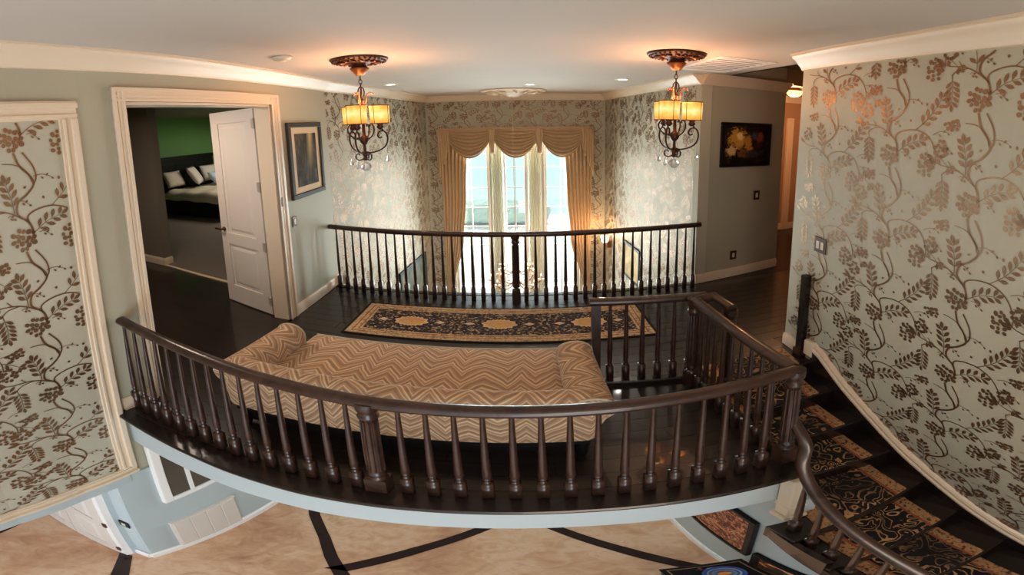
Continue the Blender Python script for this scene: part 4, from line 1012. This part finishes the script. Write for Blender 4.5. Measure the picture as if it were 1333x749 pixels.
def art_canyon():
    t = NT('dark_ravine_print'); o = t.coord(); x, y, z = t.xyz(o); n = t.noise(t.map(o, (3,3,1.2)), 4, 5, .65, 1.)
    base = t.ramp(n, [(.3,'#201c18'),(.5,'#4a4234'),(.62,'#6b5f4a'),(.75,'#2c2822')])
    beam = t.M('SUBTRACT', 1., t.M('MULTIPLY', t.M('ABSOLUTE', t.M('SUBTRACT', t.M('ADD', x, t.M('MULTIPLY', z, -.10)), .06)), 14.), clamp=True)
    fall = t.M('MULTIPLY', beam, t.M('ADD', .35, t.M('MULTIPLY', z, 2.2), clamp=True), clamp=True)
    t.P(color=t.mix(fall, base, '#d9b982'), rough=.75, spec=.15); return t.m
def art_group():
    t = NT('dark_baroque_canvas'); o = t.coord(); x, y, z = t.xyz(o)
    base = t.ramp(t.noise(o, 9, 3, .6, .8), [(.4,'#0d0a08'),(.55,'#2a1a10'),(.65,'#4a2d18'),(.75,'#141210')])
    col = base
    for cx, cz, rx, rz_, c_ in ((-.12,.08,.12,.14,'#d99a3c'),(-.10,.11,.05,.06,'#ffd88a'),(-.2,-.08,.07,.07,'#e2b27a'),(.02,.02,.06,.12,'#c98238'),(.19,.10,.05,.08,'#8a3d2c'),(.10,.12,.04,.05,'#3f4a5e'),(-.02,-.12,.1,.05,'#7a4a2a'),(.08,-.13,.1,.05,'#3a342c')):
        d = t.M('SQRT', t.M('ADD', t.M('POWER', t.M('MULTIPLY', t.M('SUBTRACT', x, cx), 1/rx), 2.), t.M('POWER', t.M('MULTIPLY', t.M('SUBTRACT', z, cz), 1/rz_), 2.)))
        d = t.M('ADD', d, t.M('MULTIPLY', t.M('SUBTRACT', t.noise(o, 16, 4, .7, 1.2), .5), 2.6))
        col = t.mix(t.M('MULTIPLY', t.M('SUBTRACT', 1.1, d), 2.2, clamp=True), col, c_)
    t.P(color=col, rough=.6, spec=.2); return t.m
framed('painting', 'cream matted dark ravine print in a grey frame, left wall beside the doorway', LEFT, ly(3.20), ly(3.87), 1.37, 2.22, .055, flat('grey_brown_frame', '#3d362f', .6, spec=.2), art_canyon(), .075)
framed('painting', 'dark old-master style painting in a black frame on the side hall wall', HALL, .245, .93, 1.575, 2.16, .045, M['black'], art_group())
UND = Line([(.93,4.0),(.93,-1.0)])
framed('painting', 'red and gold autumn painting in a black frame under the balcony end', UND, 2.06, 2.78, -2.24, -1.22, .055, M['black'], painting_mat('autumn_canvas', [(.3,'#1d1512'),(.40,'#8a4638'),(.46,'#2c2420'),(.52,'#c9704a'),(.57,'#e8ab78'),(.62,'#3a3a42'),(.7,'#a85a4a'),(.8,'#2c2420')], 11, 3, 1.6))
framed('painting', 'black framed sunset painting below the open side of the stairs', UND, 2.82, 3.75, -2.62, -2.02, .06, M['black'], painting_mat('sunset_canvas', [(.3,'#2b3a24'),(.42,'#4a3a2a'),(.48,'#9c4a30'),(.54,'#f08a55'),(.60,'#ffc890'),(.68,'#5a3640')], 5, 8, 1.0))
framed('painting', 'large framed landscape on the alcove left wall behind the far balustrade', NL, 1.75, 3.0, -1.9, -.62, .07, M['black'], painting_mat('dim_landscape', [(.35,'#33362e'),(.5,'#565a4c'),(.65,'#7d6a44'),(.75,'#a38a58')], 1.6, 2, .6))
framed('painting', 'pale framed picture on the alcove right wall behind the far balustrade', NR, 1.25, 1.95, -.85, -.12, .05, M['black'], painting_mat('cream_landscape', [(.35,'#d9c58e'),(.5,'#c9b078'),(.65,'#a58d5c'),(.75,'#e3d3a4')], 1.8, 5, .6))
def plate_switch(name, label, ln, q, z, w, h, rockers, fmat, cat='switch'):
    n = ln.at(q, 1)-ln.at(q); p = ln.at(q); rz = math.atan2(n.x, -n.y)
    r_ = thing(name, label, cat, (p.x+n.x*.002,p.y+n.y*.002,z), rz)
    b = MB(); b.box(-w/2,w/2,-.006,0,-h/2,h/2); bevel(b.build('plate', fmat, r_), .002)
    for k in range(rockers):
        x = (k-(rockers-1)/2)*.046; b = MB(); b.box(x-.016,x+.016,-.010,-.004,-.033,.033); bevel(b.build('rocker', M['plastic'], r_), .002)
plate_switch('light_switch', 'single light switch on the left wall below the matted print', LEFT, ly(3.22), 1.13, .075, .12, 1, M['bronze'])
plate_switch('light_switch', 'single dark-plated light switch on the side hall wall below the painting', HALL, .78, 1.16, .085, .13, 1, M['bronze'])
plate_switch('light_switch', 'double light switch on the floral right wall above the half post', RIGHT, rs(2.05), 1.185, .125, .13, 2, M['bronze'])
plate_switch('power_outlet', 'dark-plated outlet low on the side hall wall near the baseboard', HALL, .49, .325, .085, .13, 1, M['bronze'], 'outlet')
plate_switch('light_switch', 'dark-plated switch on the far wall of the side hall', HEND, 1.38, 1.2, .085, .13, 1, M['bronze'])
LOWL = Line([(-1.872,1.0),(-1.872,2.6)])
plate_switch('light_switch', 'black-framed switch on the pale blue lower wall beside the white doors', Line([(-1.98,.985),(-1.872,.985)]), .04, -2.02, .09, .14, 1, M['black'])
# panelled white radiator cover in the foyer
t = thing('radiator_cover', 'long white grooved radiator cover on the pale blue lower wall', 'cabinet', (-1.868,1.54,GF))
b = MB(); b.box(0,.025,-.32,.26,.13,.90); b.box(-.0,.032,-.325,.265,.88,.905); bevel(b.build('body', M['white2'], t), .004)
for k in range(4):
    b = MB(); y0 = -.315+.142*k; b.box(.02,.031,y0+.003,y0+.139,.15,.87); bevel(b.build('front_panel', M['white2'], t), .006)
# wall sconce glowing right of the curtain
t = thing('wall_sconce', 'small glowing wall lamp right of the gold curtain', 'lamp', (1.455,7.0,-.45))
b = MB(); b.box(-.03,.03,-.04,.04,-.1,.05); b.build('bracket', M['copper'], t); b = MB(); b.lathe([(.02,0),(.06,.04),(.07,.16)], (-.07,0,0), 12); b.build('glass_cup', M['candle'], t, True)
light('sconce_light', 'POINT', (-.16,0,.2), 8, (1,.6,.3), .05, parent=t)

# ------------------------------------------------------------------ bed in the room beyond
bed = thing('bed', 'black panelled bed with cream bedding seen through the doorway', 'bed', (-7.5,7.5,.012))
b = MB(); b.box(0,.09,-1.07,1.07,.0,1.54); b.box(-.01,.12,-1.10,1.10,1.48,1.58); b.build('headboard', M['black'], bed)
for k in range(3): q = MB(); q.box(.08,.10,-1.0+.68*k,-.36+.68*k,.55,1.38); bevel(q.build('headboard_panel', M['black'], bed), .01)
b = MB(); b.box(.09,2.15,-1.02,-.95,.06,.42); b.box(.09,2.15,.95,1.02,.06,.42); b.box(2.1,2.18,-1.02,1.02,.0,.55); b.build('bed_frame', M['black'], bed)
b = MB(); b.box(.1,2.1,-.94,.94,.25,.55); subsurf(bevel(b.build('mattress', M['pillow'], bed), .06, 3), 0)
b = MB(); U, V = 24, 24; vs = []
for j in range(V+1):
    for i in range(U+1):
        u, v = i/U, j/V; x = .35+1.74*u; y_ = -1.04+2.08*v; e = min(v,1-v)*2.08; z = .66-.22*math.exp(-(e/.07)**2)+.018*math.sin(x*11+y_*3)+.014*math.sin(y_*13-x*4); vs.append((x,y_,z))
b.add(vs, [(j*(U+1)+i, j*(U+1)+i+1, (j+1)*(U+1)+i+1, (j+1)*(U+1)+i) for j in range(V) for i in range(U)]); o = b.build('duvet', M['cream'], bed, True); o.modifiers.new('thick','SOLIDIFY').thickness = .05
def pillow(label, x, y_, z, w, h, tilt, rz, mat):
    b = MB(); N = 10; vs = []; fs = []
    for sg in (1,-1):
        for j in range(N+1):
            for i in range(N+1):
                u, v = i/N*2-1, j/N*2-1; k = (1-u**4)*(1-v**4); pin = 1-.10*(u*u*v*v); vs.append((sg*.085*max(0,k)**.5, u*w/2*(1-.06*(1-abs(v)**3))*1, v*h/2*(1-.06*(1-abs(u)**3))))
    for q in (0,1):
        for j in range(N):
            for i in range(N):
                a = q*(N+1)**2+j*(N+1)+i; f = (a,a+1,a+N+2,a+N+1); fs.append(f if q == 0 else f[::-1])
    me = b.add(vs, fs).mesh('pillow'); bm = bmesh.new(); bm.from_mesh(me); bmesh.ops.remove_doubles(bm, verts=bm.verts, dist=.0005); bm.to_mesh(me); bm.free()
    o = link('pillow', me, mat, None, True); o.location = (x,y_,z); o.rotation_euler = (0, math.radians(-tilt), math.radians(rz)); tag(o, label, 'pillow')
pillow('beige pillow at the left side of the bed head', -7.20, 6.88, .97, .62, .48, 22, 4, M['cream'])
pillow('large white cushion standing in front at the middle of the bed head', -7.02, 7.42, 1.01, .60, .58, 28, 30, M['pillow'])
pillow('beige pillow half hidden by the door at the right of the bed head', -7.19, 8.16, 1.0, .62, .52, 22, -6, M['pillow'])
pillow('pale blue cushion between the white cushion and the door', -6.74, 7.86, .90, .46, .40, 35, 10, M['bluepillow'])
light('vestibule_fill', 'AREA', (-3.0,2.2,2.6), 16, (1,.80,.64), (.6,.6))  # fill without a fixture, added to warm the open door leaf
light('bedroom_fill', 'AREA', (-4.6,8.2,2.6), 42, (1,.9,.8), (1.4,1.2))  # added to light the closed bedroom; no lamp is built for it

# ------------------------------------------------------------------ console table and platter in the foyer
t = thing('console_table', 'black console table with a thin inlaid border beside the stair wall', 'table', (.68,.72,GF))
b = MB(); b.box(-.19,.20,-.5,.5,.77,.80); bevel(b.build('table_top', M['black'], t), .006)
b = MB(); 
for x0,x1,y0,y1 in ((-.165,.175,.465,.472),(-.165,.175,-.472,-.465),(-.165,-.158,-.465,.465),(.168,.175,-.465,.465)): b.box(x0,x1,y0,y1,.7995,.8015)
b.build('inlay_line', flat('tan_inlay', '#8a6a48', .4), t)
b = MB(); b.box(-.17,.18,-.47,.47,.68,.77); b.build('apron', M['black'], t)
for x in (-.16,.17):
    for y_ in (-.46,.46): b = MB(); b.box(x-.02,x+.02,y_-.02,y_+.02,0,.77); b.build('leg', M['black'], t)
def plate_mat():
    t = NT('blue_platter_glaze'); x, y, z = t.xyz(t.coord()); r_ = t.M('SQRT', t.M('ADD', t.M('POWER', x, 2.), t.M('POWER', y, 2.))); n = t.noise(t.coord(), 22, 3)
    ring = t.ramp(t.M('MULTIPLY', t.M('ADD', r_, t.M('MULTIPLY', n, .012)), 1/.098), [(0,'#c9783a'),(.2,'#d9985a'),(.30,'#3c4866'),(.55,'#6f7f9c'),(.66,'#2c3d70'),(.76,'#8fa0bc'),(.82,'#2a3f7c'),(.95,'#3d5796'),(1,'#2a3f7c')])
    fish = t.M('LESS_THAN', t.M('ADD', t.M('POWER', t.M('MULTIPLY', x, 1/.034), 2.), t.M('POWER', t.M('MULTIPLY', y, 1/.02), 2.)), t.M('ADD', .4, n))
    t.P(color=t.mix(fish, ring, '#e08a3c'), rough=.12, coat=.4); return t.m
PLS = .62
pl = thing('platter', 'round blue glazed platter with an orange centre on the black table', 'plate', (.715,1.06,GF+.8015))
b = MB(); b.lathe([(q*.62, z*.7) for q, z in [(.05,.0),(.055,.02),(.10,.03),(.15,.052),(.152,.058),(.145,.058),(.09,.038),(.02,.032)]], (0,0,0), 32); b.build('dish', plate_mat(), pl, True)
b = MB(); b.lathe([(.012,.0),(.02,.02),(.012,.06),(.018,.075),(.004,.09)], (-.07,.08,0), 8); b.build('handle', M['bronze'], pl, True)

# ------------------------------------------------------------------ outside the tall window
b = MB(); b.box(-60,60,7.75,80,GF-.3,GF-.15); struct(b.build('ground', paint('sunlit_paving', '#d8d6cf', .9)))
b = MB(); b.box(-40,40,20,60,GF-.15,GF-.12); o = b.build('lawn', paint('lawn', '#b4d2cc', .95, .15)); o['kind'] = 'stuff'
tag(o, 'pale green lawn beyond the paving outside the window', 'grass')
hm = paint('hedge_leaves', '#b4c4b6', .9, .25, .8)
for k, (x, y_, w, h) in enumerate(((-7,17.5,4.5,1.1),(-1.2,18.2,5.0,1.2),(4.8,17.6,4.8,1.0))):
    b = MB(); N, Mm = 14, 8; rn = random.Random(k); me = None
    b.lathe([(w/2*.92,0),(w/2,h*.4),(w/2*.97,h*.8),(w/2*.8,h),(.05,h*1.03)], (0,0,0), 28, 1, .28)
    o = b.build('hedge', hm); o.location = (x,y_,GF-.15)
    dm = o.modifiers.new('sub','SUBSURF'); dm.levels = dm.render_levels = 1; tx = bpy.data.textures.new('leafy','CLOUDS'); tx.noise_scale = .3; d2 = o.modifiers.new('disp','DISPLACE'); d2.texture = tx; d2.strength = .25
    tag(o, ('clipped hedge outside, seen through the left window', 'clipped hedge outside, seen through the middle window', 'clipped hedge outside, seen through the right window')[k], 'hedge', 'clipped hedges beyond the paving')
